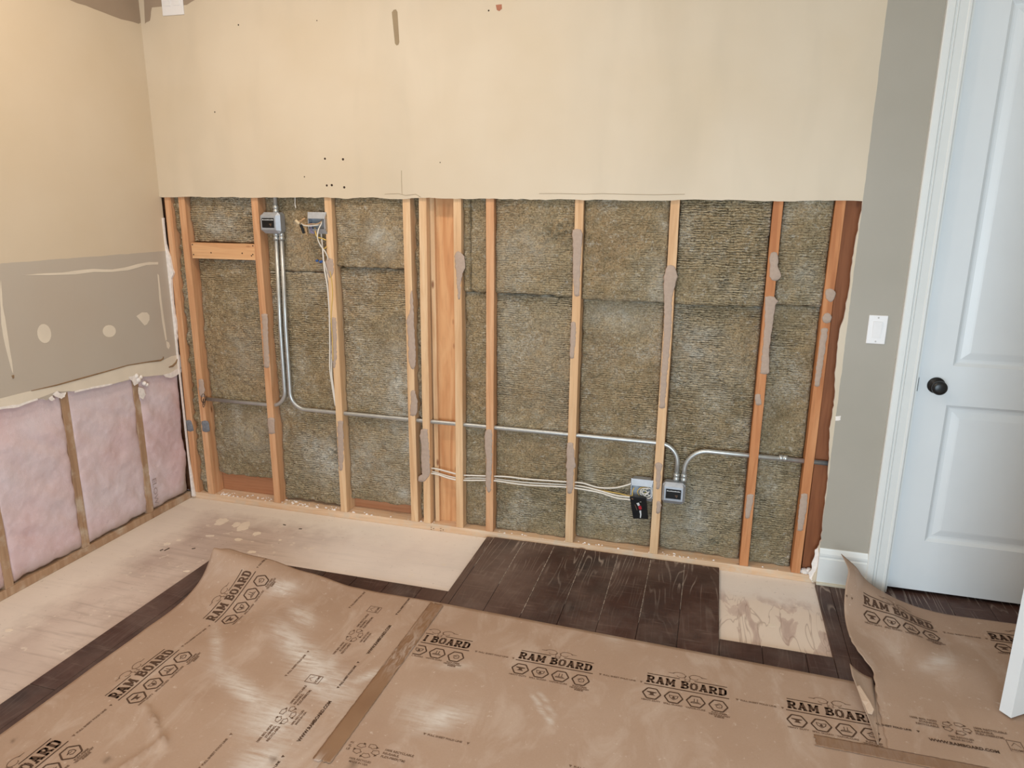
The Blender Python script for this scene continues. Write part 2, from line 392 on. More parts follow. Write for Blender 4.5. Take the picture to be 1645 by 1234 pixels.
def hardwood():
    t = NT('dark_stained_hardwood'); v = t.coord(); x, y, z = t.sep(v)
    pid = t.attr('plank')
    cx = t.n('ShaderNodeCombineXYZ'); t.l(t.math('ADD', t.math('MULTIPLY', x, 1.0), t.math('MULTIPLY', pid, 7.3)), cx.inputs[0])
    t.l(t.math('ADD', t.math('MULTIPLY', y, .10), t.math('MULTIPLY', pid, 3.1)), cx.inputs[1])
    g = t.noise(cx.outputs[0], 8.0, 2, .45, .25)
    rings = t.math('FRACT', t.math('MULTIPLY', g, 17.0))
    line = t.ramp(rings, [(0, (0, 0, 0, 1)), (.34, (0, 0, 0, 1)), (.5, (1, 1, 1, 1)), (.6, (0, 0, 0, 1))])
    pores = t.noise(t.coord(scale=(190, 9, 1)), 1.0, 4, .6)
    base = t.ramp(t.noise(v, 3.5, 3), [(.3, rgb(52, 37, 33)), (.5, rgb(70, 48, 42)), (.7, rgb(60, 50, 48))])
    rn = t.math('FRACT', t.math('MULTIPLY', pid, 5.37))
    base = t.mix(t.math('MULTIPLY', rn, .3), base, rgb(84, 52, 42))
    base = t.mix(t.math('MULTIPLY', t.g(pores, .52, .66), .30), base, rgb(38, 28, 25))
    near = t.g(t.math('ADD', y, t.math('MULTIPLY', t.noise(v, 4, 3), .30)), -.30, .14)
    ln = t.math('MULTIPLY', t.math('MULTIPLY', line, t.math('ADD', t.math('MULTIPLY', near, .85), .10)), t.g(t.noise(v, 7, 3), .4, .6))
    base = t.mix(ln, base, rgb(170, 154, 142))
    dust = t.math('MULTIPLY', t.g(t.noise(v, 3.0, 6, .65), .46, .70), .30)
    scr = t.noise(t.coord(scale=(6, 60, 1), rot=(0, 0, -.7)), 1.0, 4, .6, .5)
    dust = t.math('ADD', dust, t.math('MULTIPLY', t.g(scr, .58, .70), .22))
    # dusty corner beside the exposed subfloor
    px = t.math('SUBTRACT', x, .40); py = t.math('ADD', y, .38)
    rr = t.math('ADD', t.math('MULTIPLY', px, px), t.math('MULTIPLY', t.math('MULTIPLY', py, py), .5))
    dust = t.math('ADD', dust, t.math('MULTIPLY', t.math('SUBTRACT', 1.0, t.g(rr, .0, .10)), .30))
    base = t.mix(t.math('MINIMUM', dust, .55), base, rgb(142, 122, 112))
    return t.done(base, .5, t.bump(pores, .15, .002), spec=.3)
M_HARD = hardwood()

# ------------------------------------------------------------------ room shell
XL, XR, YF, ZC = -1.487, 2.98, -4.35, 2.96
HOLE = 1.6414; DW = .0127
def jitter_line(p, q, n, amp, axis):
    out = []
    for i in range(n):
        t_ = i/n; v = Vector(p).lerp(Vector(q), t_)
        v[axis] += random.uniform(-amp, amp) if i else 0
        out.append(v)
    return out
def smooth_rand(n, amp, k=5):
    a = [random.uniform(-1, 1) for _ in range(n+k)]
    return [amp*sum(a[i:i+k])/k*1.6 for i in range(n)]

# back wall drywall with the cut-out
jag_px = [(1385,330),(1380,360),(1373,400),(1368,430),(1363,470),(1357,505),(1349,530),(1345,560),(1342,600),(1341,640),(1337,665),(1333,690),(1332,720),(1332,738),(1330,770),(1326,800),(1322,840),(1319,868),(1314,880),(1317,895),(1312,915),(1305,927),(1304,936)]
outline = [Vector((-1.4997, -DW, ZC)), Vector((XR, -DW, ZC)), Vector((XR, -DW, .0)), Vector((2.885, -DW, .0)), Vector((2.885, -DW, 2.46)), Vector((2.07, -DW, 2.46)), Vector((2.07, -DW, .0))]
jp = [wy(a, b, -DW) for a, b in jag_px][::-1]
jl = []
for a, b in zip(jp[:-1], jp[1:]):
    for k in range(4):
        v = a.lerp(b, k/4); v.x += random.uniform(-.0022, .0022); jl.append(v)
outline += [Vector((jp[0].x, -DW, 0.0))]+jl+[Vector((1.806, -DW, HOLE))]
nn = 150; sr = smooth_rand(nn, .0035)
outline += [Vector((1.80-(1.80+1.487)*(i+1)/(nn+1), -DW, HOLE+sr[i]+random.uniform(-.0012, .0012))) for i in range(nn)]+[Vector((-1.4997, -DW, HOLE))]
mb = MB(); n0 = len(outline)
mb.cur = 0; mb.add(outline, [tuple(range(n0))]); mb.add([p+Vector((0, DW-.0002, 0)) for p in outline], [tuple(range(n0))[::-1]])
mb.cur = 1
for i in range(n0):
    a, b = outline[i], outline[(i+1) % n0]; o_ = Vector((0, DW-.0002, 0)); mb.add([a, b, b+o_, a+o_], [(0, 1, 2, 3)])
wall_back = struct(mb.build('wall_back', [M_BACK, M_GYP]), 'beige painted drywall with its lower part cut away, grey paint at the right')
# sheathing behind the framing
mb = MB(); mb.box(-1.60, XR, .0905, .105, -.015, ZC)
struct(mb.build('sheathing', M_BROWNT, wall_back))
# remnant of drywall in the corner
rp = [(264,350),(266,380),(271,398),(277,420),(281,438),(278,448),(280,480),(283,505),(286,530),(286,548),(289,575),(290,596),(291,620),(295,650),(299,690),(304,730),(310,765),(315,790)]
R_ = [wy(a-3.0, b, -DW) for a, b in rp]; lo = []
for a, b in zip(R_[:-1], R_[1:]):
    for k in range(3):
        v = a.lerp(b, k/3); v.x += random.uniform(-.003, .003); v.x = max(v.x, XL+.004); lo.append(v)
lo.append(Vector((XL+.02, -DW, .0)))
pts = lo+[Vector((XL, -DW, .0)), Vector((XL, -DW, lo[0].z))]
mb = MB(); mb.prism(pts, (0, DW-.001, 0)); struct(mb.build('drywall_remnant', M_GYP, wall_back))

# painted / cut marks on walls
def patch(parent, name, pts, mat, off, n_sub=3, amp=.002):
    out = []
    P_ = [Vector(p) for p in pts]
    for i, a in enumerate(P_):
        b = P_[(i+1) % len(P_)]
        for k in range(n_sub):
            v = a.lerp(b, k/n_sub)
            if k: v += Vector([random.uniform(-amp, amp) if off[j] == 0 else 0 for j in range(3)])
            out.append(v)
    mb = MB(); mb.prism(out, off); o = mb.build(name, mat, parent); return o
def wyp(l, y=-DW): return [wy(a, b, y) for a, b in l]
def wxp(l, x=XL): return [wx(a, b, x) for a, b in l]
patch(wall_back, 'paint_patch', wyp([(228,-60),(233,38),(241,33),(244,12),(300,8),(320,-4),(330,-60)]), M_OLDPAINT, (0, -.0006, 0))
patch(wall_back, 'slot_mark', wyp([(629.5,20),(632,16),(636,15),(638.5,19),(641.5,68),(640,72),(637,73),(634.5,70)]), M_SLOT, (0, -.0006, 0), 1)
patch(wall_back, 'chipped_patch', wyp([(796.5,8),(806,7),(806.5,14),(802,18),(798,16)]), M_PATCHR, (0, -.0006, 0), 2, .001)
mb = MB()
for a, b, r in [(522,255,2),(551,256,2.2),(525,298,2),(533,297.5,2.2),(553,301,2.2),(489,284,1.2),(785,17,1.4),(509,33,1),(345,180,1.3),(383,40,1.4),(707,261,1),(156,22,0)]:
    if r:
        c = wy(a, b, -DW); mb.lathe(c+Vector((0, .0, 0)), (0, -1, 0), [(0, r*.003*.9), (.0008, r*.003*.7)], 8)
mb.build('screw_hole', M_DARK, wall_back)
mb = MB()   # scored line and torn paper fringe above the cut
for pts in ([(866,311),(900,311),(940,312),(968,311),(1000,312),(1050,313),(1100,312)], [(645,274),(645,290),(646,312)], [(618,312),(640,311),(652,314),(668,312),(676,317)]):
    P_ = wyp(pts, -DW); mb.tube([p+Vector((0, -.0002, 0)) for p in P_], .0012, 4)
mb.build('score_line', M_SLOT, wall_back)
patch(wall_back, 'bare_spot', wyp([(1342,669),(1351,668),(1350,675),(1342,676)]), M_GYP, (0, -.0006, 0), 2, .001)
patch(wall_back, 'torn_paper', wyp([(1306,936),(1300,929),(1299,921),(1304,914),(1305,902),(1309,892),(1309,884),(1316,876),(1317,900),(1311,925)], -.009), M_GYP, (0, .006, 0), 3, .003)

# left wall
lowpx = [(-120,690),(-60,672),(0,656),(30,652),(45,648),(60,640),(75,643),(86,636),(92,628),(100,633),(118,628),(150,622),(175,618),(195,614),(215,608),(222,606),(232,603),(246,604),(262,603),(272,602),(284,595),(291,588)]
lw = [wx(a, b) for a, b in lowpx]; y_end = -1.62
bt = []
for a, b in zip(lw[:-1], lw[1:]):
    for k in range(5):
        v = a.lerp(b, k/5); v.z += random.uniform(-.003, .003); bt.append(v)
bt = [v for v in bt if v.y > y_end+.02]
outl = [Vector((XL, 0, ZC)), Vector((XL, YF, ZC)), Vector((XL, YF, -.015)), Vector((XL, y_end, -.015)), Vector((XL, y_end, bt[0].z+.02))]+bt+[Vector((XL, -.0, bt[-1].z+.01))]
mb = MB(); n0 = len(outl); mb.cur = 0; mb.add(outl, [tuple(range(n0))]); mb.add([p+Vector((-DW, 0, 0)) for p in outl], [tuple(range(n0))[::-1]])
mb.cur = 1
for i in range(n0):
    a, b = outl[i], outl[(i+1) % n0]; o_ = Vector((-DW, 0, 0)); mb.add([a, b, b+o_, a+o_], [(0, 1, 2, 3)])
wall_left = struct(mb.build('wall_left', [M_LEFT, M_GYP]), 'left wall, beige above and grey primer below, torn off over pink insulation')
mb = MB(); mb.box(-1.62, -1.602, YF, .105, -.015, ZC); struct(mb.build('sheathing', M_BROWN, wall_left))
patch(wall_left, 'paint_patch', wxp([(100,-60),(112,0),(150,14),(195,31),(222,38),(226,37),(221,-60)], XL), M_OLDPAINT, (.0006, 0, 0))
def ell(cx, cy, rx, ry, tilt=0, n=18):
    return [(cx+rx*math.cos(t)*math.cos(tilt)-ry*math.sin(t)*math.sin(tilt), cy+rx*math.cos(t)*math.sin(tilt)+ry*math.sin(t)*math.cos(tilt)) for t in [2*math.pi*k/n for k in range(n)]]
O_ = (.0008, 0, 0)
for pl in (ell(71,536,11,15.5,-.15), ell(175.5,532,10.5,9.8), [(219,508),(228,502),(236,502),(240,507),(240,514),(236,521),(232,523),(226,516)]):
    patch(wall_left, 'joint_compound', wxp(pl), M_COMP, O_, 1)
patch(wall_left, 'joint_compound', wxp([(36,442.5),(60,440),(100,438),(120,435),(150,432),(180,433),(200,430),(222,424),(240,421),(254,421),(254,425),(235,426),(205,434.5),(180,437),(150,437),(120,441),(80,442)]), M_COMP, O_, 2, .001)
patch(wall_left, 'joint_compound', wxp([(1,450),(4,490),(8,510),(14,550),(19,580),(21,600),(19,596),(12,570),(5,540),(2,520),(0,480)]), M_COMP, O_, 2, .001)
patch(wall_left, 'joint_compound', wxp([(253,440),(255,442),(259,480),(263,510),(268,546),(266,547),(261,520),(256,480)]), M_COMP, O_, 2, .0006)
patch(wall_left, 'joint_compound', wxp([(267,548),(271,550),(273,556),(271,561),(268,558)]), M_COMP, O_, 2, .0008)
# cream band under the brown torn line
top = [(50,628),(90,619),(130,607),(170,597),(205,587),(235,582),(262,579),(276,572),(289,570)]
bot = [(290,589),(284,596),(270,603),(246,605),(220,608),(175,620),(118,630),(92,630),(60,642),(20,655),(-40,668),(-60,655),(0,642)]
botw = [v+Vector((0, 0, .004)) for v in wxp(bot)]
patch(wall_left, 'joint_compound', wxp(top)+botw, M_COMP, (.0006, 0, 0), 3, .001)
mb = MB()
P_ = [p+Vector((.001, 0, 0)) for p in wxp([(50,628),(90,619),(130,608),(170,597),(205,587),(235,582),(258,579),(262,576),(262,573)])]
mb.tube(P_, [.0015, .003, .0035, .003, .0025, .003, .0045, .004, .002], 6)
P_ = [p+Vector((.001, 0, 0)) for p in wxp([(271,590),(277,588),(282,583),(285,576)])]; mb.tube(P_, [.003, .006, .006, .002], 6)
mb.tube([p+Vector((.001, 0, 0)) for p in wxp([(20,603),(21,608)])], [.005, .003], 6)
mb.build('torn_paper_line', M_PENCIL, wall_left)
for pl in ([(84,634),(92,628),(98,632),(106,630),(104,638),(98,641),(92,638)], [(78,640),(84,636),(88,642),(82,644)], [(206,606),(216,603),(221,606),(222,616),(216,620),(212,612)], [(262,602),(272,600),(286,592),(291,590),(291,598),(284,603),(276,607),(266,606)], [(222,622),(230,624),(234,634),(230,642),(224,638),(222,630)], [(286,574),(291,570),(293,590),(288,594)], [(120,628),(150,621),(180,616),(180,618),(150,624),(120,631)], [(0,654),(30,650),(60,640),(60,643),(30,654),(0,658)]):
    patch(wall_left, 'torn_paper', wxp(pl, XL+.0008), M_GYP, (.0008, 0, 0), 3, .002)
# lump of plaster hanging at the torn edge over the second stud
mb = MB()
for (a, b, r) in [(222,610,.016),(219,604,.014),(226,606,.012),(232,616,.012),(236,618,.010)]:
    c = wx(a, b, XL-.002); mb.lathe(c+Vector((-r*.9, 0, 0)), (1, 0, 0), [(0, r*.5), (r*.3, r*.95), (r*.8, r), (r*1.4, r*.8), (r*1.7, r*.3)], 9)
struct(mb.build('plaster_lump', M_GYP, wall_left, True))

# right wall, window wall, ceiling
mb = MB(); mb.box(XR, XR+.1, YF-.1, 0, -.02, ZC); struct(mb.build('wall_right', M_WALL))
mb = MB(); wx0, wx1, wz0, wz1 = .45, 2.45, .15, 1.72
mb.box(XL-.1, wx0, YF-.1, YF, -.02, ZC); mb.box(wx1, XR, YF-.1, YF, -.02, ZC); mb.box(wx0, wx1, YF-.1, YF, -.02, wz0); mb.box(wx0, wx1, YF-.1, YF, wz1, ZC)
struct(mb.build('wall_front', M_WALL))
mb = MB()
for a, b, c, d in ((wx0, wx0+.05, wz0, wz1), (wx1-.05, wx1, wz0, wz1), (1.43, 1.47, wz0, wz1), (wx0, wx1, wz0, wz0+.05), (wx0, wx1, wz1-.05, wz1)): mb.box(a, b, YF-.06, YF-.02, c, d)
struct(mb.build('window_1', M_TRIM))
mb = MB(); mb.box(XL-.1, XR+.1, YF-.1, .105, ZC, ZC+.05); struct(mb.build('ceiling', M_CEIL))
def emis(name, c, s_):
    t = NT(name); t.b.inputs['Emission Color'].default_value = c; t.b.inputs['Emission Strength'].default_value = s_; return t.m
M_LAMP = emis('lamp_diffuser', (1, .85, .65, 1), 3)
for i, (x, y, pw_) in enumerate(CEIL_SPOTS):
    r0 = empty('recessed_lamp', (x, y, ZC)); tag(r0, ['round recessed ceiling lamp nearest the left rear corner', 'round recessed ceiling lamp above the middle of the opened wall', 'round recessed ceiling lamp at the left, farther from the opened wall', 'round recessed ceiling lamp right of the room centre, far from the opened wall'][i], 'lamp', 'recessed lamps in the ceiling')
    mb = MB(); mb.lathe((x, y, ZC), (0, 0, -1), [(-.001, .10), (.002, .10), (.004, .095), (.002, .08), (-.001, .08)], 28)
    keep(mb.build('trim_ring', M_TRIM, None, True), r0)
    mb = MB(); mb.lathe((x, y, ZC-.0005), (0, 0, -1), [(-.001, .079), (.001, .079)], 28)
    keep(mb.build('diffuser', M_LAMP), r0)

# floor: subfloor and dark planks
mb = MB(); mb.box(XL-.13, XR+.1, YF-.1, .09, -.04, -.015); struct(mb.build('floor', M_SUB), 'dusty pale plywood subfloor exposed along both walls')
PW = .1553; planks = []
k0 = -8; mb = MB(); pid = []
def plank_piece(x0, x1, y0, y1, idn):
    if x1-x0 < .008 or y1-y0 < .01: return
    g = .0007; x0 += g; x1 -= g; y0 += g; y1 -= g; c = .0016
    vs = [(x0,y0,-.015),(x1,y0,-.015),(x1,y1,-.015),(x0,y1,-.015),(x0,y0,-c),(x1,y0,-c),(x1,y1,-c),(x0,y1,-c),(x0+c,y0+c,0),(x1-c,y0+c,0),(x1-c,y1-c,0),(x0+c,y1-c,0)]
    mb.add(vs, [(0,3,2,1),(0,1,5,4),(1,2,6,5),(2,3,7,6),(3,0,4,7),(4,5,9,8),(5,6,10,9),(6,7,11,10),(7,4,8,11),(8,9,10,11)]); pid.extend([idn]*12)
rng = random.Random(3)
for k in range(-8, 18):
    xa = .308+PW*k; xb = xa+PW
    if xa > XR: break
    xa2 = max(xa, -.89); xb2 = min(xb, XR)
    if xb2 <= xa2: continue
    segs = []
    if xb2 <= .272 or xa2 < .271:   # left part: planks end at the strip
        a1 = min(xb2, .271)
        segs.append((xa2, a1, YF, -.556))
        if xb2 > .271: segs.append((.271, xb2, YF, -.012))
    elif xa2 < 1.395 and xb2 <= 1.41: segs.append((xa2, xb2, YF, -.002-.004*rng.random()))
    elif xa2 < 1.803:
        if xb2 > 1.803: segs += [(xa2, 1.803, YF, -.583), (1.803, xb2, YF, -.028)]
        else: segs.append((xa2, xb2, YF, -.583))
    else: segs.append((xa2, xb2, YF, .088 if xb2 > 2.07 else -.028))
    for (a, b, y0, y1) in segs:
        y = y1; L = rng.uniform(.7, 1.9)
        while y > y0:
            yn = max(y0, y-L); plank_piece(a, b, yn, y, rng.random()); y = yn; L = rng.uniform(1.1, 2.0)
hw = struct(mb.build('floor_hardwood', M_HARD), 'dark stained wide plank flooring with a cut-away edge')
at_ = hw.data.attributes.new('plank', 'FLOAT', 'POINT'); at_.data.foreach_set('value', pid)
# gap filling line of dust between planks near the wall
mb = MB()
for k in range(0, 8):
    x = .308+PW*k
    if x > 1.35 or x < .3: continue
    L = [.30, .42, .62, .50, .58, .55, .4][k % 7]
    n = 14; prev = None
    for i in range(n):
        ya = -.02-L*i/n; yb = -.02-L*(i+.8)/n; w_ = .0016*(1-.5*i/n)*random.uniform(.5, 1.3)
        mb.box(x-w_, x+w_, yb, ya, -.001, .0004)
o = mb.build('groove_dust', plain('plaster_dust_in_grooves', rgb(172, 156, 142), .9, .1), hw)
# pale dust scuffs lying on subfloor (dried plaster blots)
mb = MB()
def blot(cx, cy, rx, ry, rot=0, n=16):
    out = []
    for k in range(n):
        t_ = 2*math.pi*k/n; rr = 1+random.uniform(-.22, .22)
        x = rx*rr*math.cos(t_); y = ry*rr*math.sin(t_)
        out.append(Vector((cx+x*math.cos(rot)-y*math.sin(rot), cy+x*math.sin(rot)+y*math.cos(rot), -.0149)))
    mb.prism(out, (0, 0, .0008))
for (a, b, rx, ry) in [(356,838,.030,.045),(392,846,.03,.055),(380,843,.02,.03),(412,858,.02,.022),(383,867,.02,.016),(337,861,.02,.01),(405,887,.022,.014),(268,874,.018,.014),(287,868,.012,.01),(14,1013,.016,.01),(300,918,.016,.008),(1240,1005,.016,.012),(450,868,.008,.008)]:
    p = wz(a, b, -.015); blot(p.x, p.y, rx, ry, .2)
o = mb.build('plaster_blot', plain('plaster_blot_white', rgb(230, 214, 196), .9, .04), bpy.data.objects['floor'])
mb = MB()
for a, b, c, d in [(257,885,262,883),(264,885,272,881),(308,882,314,881),(455,843,459,844),(480,850,485,850)]:
    p, q = wz(a, b, -.0148), wz(c, d, -.0148); mb.tube([p, q], .003, 5)
o = mb.build('scratch_mark', M_NAIL, bpy.data.objects['floor'])

# baseboard, casing, door
mb = MB(); prof = [(0, 0), (.0155, 0), (.0155, .122), (.0125, .126), (.0125, .132), (.0150, .136), (.0150, .146), (.011, .154), (.0065, .163), (.005, .168), (0, .168)]
mb.sweep(prof, (0, -1, 0), (0, 0, 1), (1.807, -DW, 0), (2.003, -DW, 0))
struct(mb.build('baseboard_back', M_TRIM, None, False, .0008), 'white baseboard between the torn drywall and the door casing')
mb = MB(); mb.sweep([(0, 0), (.011, 0), (.0105, .006), (.007, .010), (0, .011)], (0, -1, 0), (0, 0, 1), (1.806, -DW-.0155, 0), (2.003, -DW-.0155, 0))
struct(mb.build('caulk_bead', M_SHOE, bpy.data.objects['baseboard_back']))
mb = MB(); cp = [(0, 0), (0, .020), (.004, .0235), (.026, .0235), (.030, .018), (.034, .0165), (.038, .020), (.042, .0165), (.070, .0135), (.074, .0165), (.080, .0165), (.086, .011), (.087, 0)]
mb.sweep(cp, (1, 0, 0), (0, -1, 0), (2.000, -DW, 0), (2.000, -DW, 2.56))
mb.sweep(cp, (-1, 0, 0), (0, -1, 0), (2.96, -DW, 0), (2.96, -DW, 2.56))
mb.sweep(cp, (0, 0, -1), (0, -1, 0), (2.000, -DW, 2.56), (2.96, -DW, 2.56))
mb.box(2.07, 2.0925, -DW-.004, .09, 0, 2.47); mb.box(2.8625, 2.885, -DW-.004, .09, 0, 2.47); mb.box(2.07, 2.885, -DW-.004, .09, 2.45, 2.47)
struct(mb.build('trim_1', M_TRIM), 'white moulded door casing around the closed door')

door = struct(empty('door_1', (2.4765, .01, .012)), 'closed white two-panel door with a black round knob')
DX0, DX1, DZ0, DZ1, DY = 2.0965, 2.859, .016, 2.445, .0085
def door_face(mb, X0, X1, Z0, Z1, panels, Y, flip=1):
    xs = sorted({X0, X1}|{p[0] for p in panels}|{p[1] for p in panels}); zs = sorted({Z0, Z1}|{p[2] for p in panels}|{p[3] for p in panels})
    for i in range(len(xs)-1):
        for j in range(len(zs)-1):
            cx = (xs[i]+xs[i+1])/2; cz = (zs[j]+zs[j+1])/2
            if any(p[0] < cx < p[1] and p[2] < cz < p[3] for p in panels): continue
            mb.add([(xs[i], Y, zs[j]), (xs[i+1], Y, zs[j]), (xs[i+1], Y, zs[j+1]), (xs[i], Y, zs[j+1])], [(0, 1, 2, 3)])
def panel_rings(mb, p, Y, rings):
    prev = None
    for off, dep in rings:
        c = [(p[0]+off, Y+dep, p[2]+off), (p[1]-off, Y+dep, p[2]+off), (p[1]-off, Y+dep, p[3]-off), (p[0]+off, Y+dep, p[3]-off)]
        if prev:
            for k in range(4): mb.add([prev[k], prev[(k+1) % 4], c[(k+1) % 4], c[k]], [(0, 1, 2, 3)])
        prev = c
    mb.add(prev, [(0, 1, 2, 3)])
pans = [(2.214, 2.742, .246, .846), (2.214, 2.742, 1.008, 2.335)]
mb = MB(); door_face(mb, DX0, DX1, DZ0, DZ1, pans, DY)
mb.add([(DX0,DY,DZ0),(DX1,DY,DZ0),(DX1,DY+.04,DZ0),(DX0,DY+.04,DZ0),(DX0,DY,DZ1),(DX1,DY,DZ1),(DX1,DY+.04,DZ1),(DX0,DY+.04,DZ1)], [(0,3,2,1),(4,5,6,7),(1,2,6,5),(2,3,7,6),(3,0,4,7)])
keep(mb.build('door_frame', M_DOOR), door)
for p in pans:
    mb = MB(); panel_rings(mb, p, DY, [(0, 0), (.003, .003), (.012, .011), (.018, .0125), (.026, .0125), (.05, .006), (.056, .005)])
    keep(mb.build('door_panel', M_DOOR), door)
kx, kz = 2.1655, .925
mb = MB(); mb.lathe((kx, DY, kz), (0, -1, 0), [(0, .033), (.004, .033), (.008, .029), (.010, .018), (.022, .011), (.032, .011)], 32); kr = keep(mb.build('knob_rosette', M_BLACK, None, True), door)
mb = MB(); mb.lathe((kx, DY-.030, kz), (0, -1, 0), [(0, .012), (.004, .020), (.010, .026), (.018, .0285), (.024, .028), (.029, .024), (.032, .016), (.033, .004)], 32); keep(mb.build('door_knob', M_BLACK, None, True), door)
mb = MB(); mb.box(2.0928, 2.0960, -.012, .004, .90, .955); keep(mb.build('latch_plate', M_BLACK), door)
# shadowy room beyond the gap under the door is closed by the sheathing

# open door leaf of the right wall
E0 = wz(1605, 1141, .012); ang = math.radians(36)
dl = Vector((math.cos(ang), math.sin(ang), 0)); dn = Vector((math.sin(ang), -math.cos(ang), 0))
leaf = struct(empty('door_2', (E0.x, E0.y, .012)), 'open white door leaf standing in the foreground at the right')
def leafpt(a, b, z): return E0+dl*a+dn*b+Vector((0, 0, z))
mb = MB()
Lw, Lt, Lh = .78, .040, 2.03
tmp = MB(); door_face(tmp, 0, Lw, 0, Lh, [(.12, Lw-.12, .23, .83), (.12, Lw-.12, 1.0, Lh-.12)], 0); 
for p in [(.12, Lw-.12, .23, .83), (.12, Lw-.12, 1.0, Lh-.12)]: panel_rings(tmp, p, 0, [(0, 0), (.012, .011), (.026, .0125), (.05, .006), (.056, .005)])
mb.v = [tuple(leafpt(v[0], Lt-v[1], v[2])) for v in tmp.v]; mb.f = list(tmp.f); mb.mi = list(tmp.mi)
nb_ = [leafpt(0, 0, 0), leafpt(Lw, 0, 0), leafpt(Lw, Lt, 0), leafpt(0, Lt, 0), leafpt(0, 0, Lh), leafpt(Lw, 0, Lh), leafpt(Lw, Lt, Lh), leafpt(0, Lt, Lh)]
mb.add(nb_, [(0, 3, 2, 1), (4, 5, 6, 7), (0, 1, 5, 4), (1, 2, 6, 5), (3, 0, 4, 7)])
keep(mb.build('door_slab', M_DOOR), leaf)
mb = MB(); c = leafpt(.065, Lt, .93); mb.lathe(c, dn, [(0, .033), (.006, .031), (.010, .012), (.032, .012), (.042, .026), (.056, .028), (.064, .016)], 24); keep(mb.build('door_knob', M_BLACK, None, True), leaf)

# light switch and outlet
sw = empty('light_switch', (1.9175, -DW, 1.142)); tag(sw, 'white rocker light switch on the grey wall beside the door casing', 'light switch')
mb = MB(); mb.box(1.8825, 1.9525, -DW-.005, -DW, 1.084, 1.2)
keep(mb.build('cover_plate', M_PLASTIC, None, False, .0025), sw)
mb = MB(); mb.add([(1.901,-DW-.005,1.109),(1.934,-DW-.005,1.109),(1.934,-DW-.005,1.175),(1.901,-DW-.005,1.175),(1.901,-DW-.0062,1.109),(1.934,-DW-.0062,1.109),(1.934,-DW-.0095,1.175),(1.901,-DW-.0095,1.175)], [(0,3,2,1),(4,5,6,7),(0,1,5,4),(1,2,6,5),(2,3,7,6),(3,0,4,7)])
keep(mb.build('rocker', M_PLASTIC, None, False, .0008), sw)
for zz in (1.094, 1.190):
    mb = MB(); mb.lathe((1.9175, -DW-.005, zz), (0, -1, 0), [(0, .0034), (.0008, .003)], 12); mb.box(1.9150, 1.92, -DW-.0061, -DW-.0057, zz-.0005, zz+.0005)
    keep(mb.build('screw', plain('painted_screw', rgb(190, 186, 182), .4)), sw)
ou = empty('wall_outlet', (-1.292, -DW, 2.535)); tag(ou, 'white duplex outlet mounted sideways high in the left corner', 'outlet')
mb = MB(); mb.box(-1.352, -1.232, -DW-.006, -DW, 2.478, 2.592); keep(mb.build('cover_plate', M_PLASTIC, None, False, .002), ou)
for cx in (-1.318, -1.266):
    mb = MB(); mb.box(cx-.018, cx+.018, -DW-.0085, -DW-.006, 2.518, 2.552); f = keep(mb.build('receptacle', M_PLASTIC, None, False, .002), ou)
    mb = MB(); mb.box(cx-.008, cx-.001, -DW-.0088, -DW-.0080, 2.541, 2.543); mb.box(cx-.008, cx-.001, -DW-.0088, -DW-.0080, 2.529, 2.531); mb.lathe((cx+.009, -DW-.0080, 2.536), (0, -1, 0), [(0, .0024), (.0008, .0024)], 10)
    s_ = mb.build('slots', M_DARK); s_.parent = f; s_.matrix_parent_inverse = f.matrix_parent_inverse.copy()

# ------------------------------------------------------------------ framing
ZT = 1.80; ZP = .023
def stud_mesh(xt, xb, w_=.038, y0=0, y1=.089, z0=ZP, z1=ZT):
    mb = MB(); n = 14; wb = smooth_rand(n+1, .0022, 4)
    xs = [xb+(xt-xb)*(z0+(z1-z0)*i/n-.02)/(1.64-.02)+wb[i] for i in range(n+1)]; hw_ = w_/2
    vs = []; fs = []
    for i in range(n+1):
        z = z0+(z1-z0)*i/n
        vs += [(xs[i]-hw_, y0, z), (xs[i]+hw_, y0, z), (xs[i]+hw_, y1, z), (xs[i]-hw_, y1, z)]
    for i in range(n):
        for k in range(4): fs.append((i*4+k, i*4+(k+1) % 4, (i+1)*4+(k+1) % 4, (i+1)*4+k))
    fs += [(3, 2, 1, 0), (n*4, n*4+1, n*4+2, n*4+3)]
    mb.add(vs, fs); return mb
def X(px, py): return wy(px, py, 0).x
STUDS = [
 ('s1', -1.452, X(315.5,790), M_STUD_M, 'orange pine stud tight in the left corner, against the torn drywall edge'),
 ('s2', X(291,320), X(339,795), M_STUD_M, 'pine stud left of the short wooden blocking, marked with a black pen ring'),
 ('s3', -.9387, -.9387, M_STUD_M, 'pine stud between the short wooden blocking and the steel box with twin conduits'),
 ('s4', -.532, -.532, M_STUD_P, 'pale pine stud with the open junction box and loose wires at its top'),
 ('s5', -.126, -.126, M_STUD_P, 'pine stud just left of the narrow wool gap beside the wide board'),
 ('s6', X(679,320), X(686.5,839), M_STUD_P, 'pale pine stud along the left edge of the wide knotty board'),
 ('s7', X(734.5,320), X(738,846), M_STUD_P, 'pale pine stud along the right edge of the wide knotty board'),
 ('s8', .2805, .2805, M_STUD_M, 'pine stud standing where the dark planks begin, right of the cracked narrow batt'),
 ('s9', .687, .687, M_STUD_P, 'pine stud midway between the wide board and the lower junction boxes'),
 ('s10', 1.093, 1.093, M_STUD_P, 'pine stud running between the two lower junction boxes'),
 ('s11', 1.4997, 1.4997, M_STUD_D, 'deep orange stud standing at the edge between dark planks and bare plywood'),
 ('s12', 1.7306, 1.7234, M_STUD_D, 'rightmost deep orange stud, next to the red-brown board and torn grey drywall')]
stud = {}
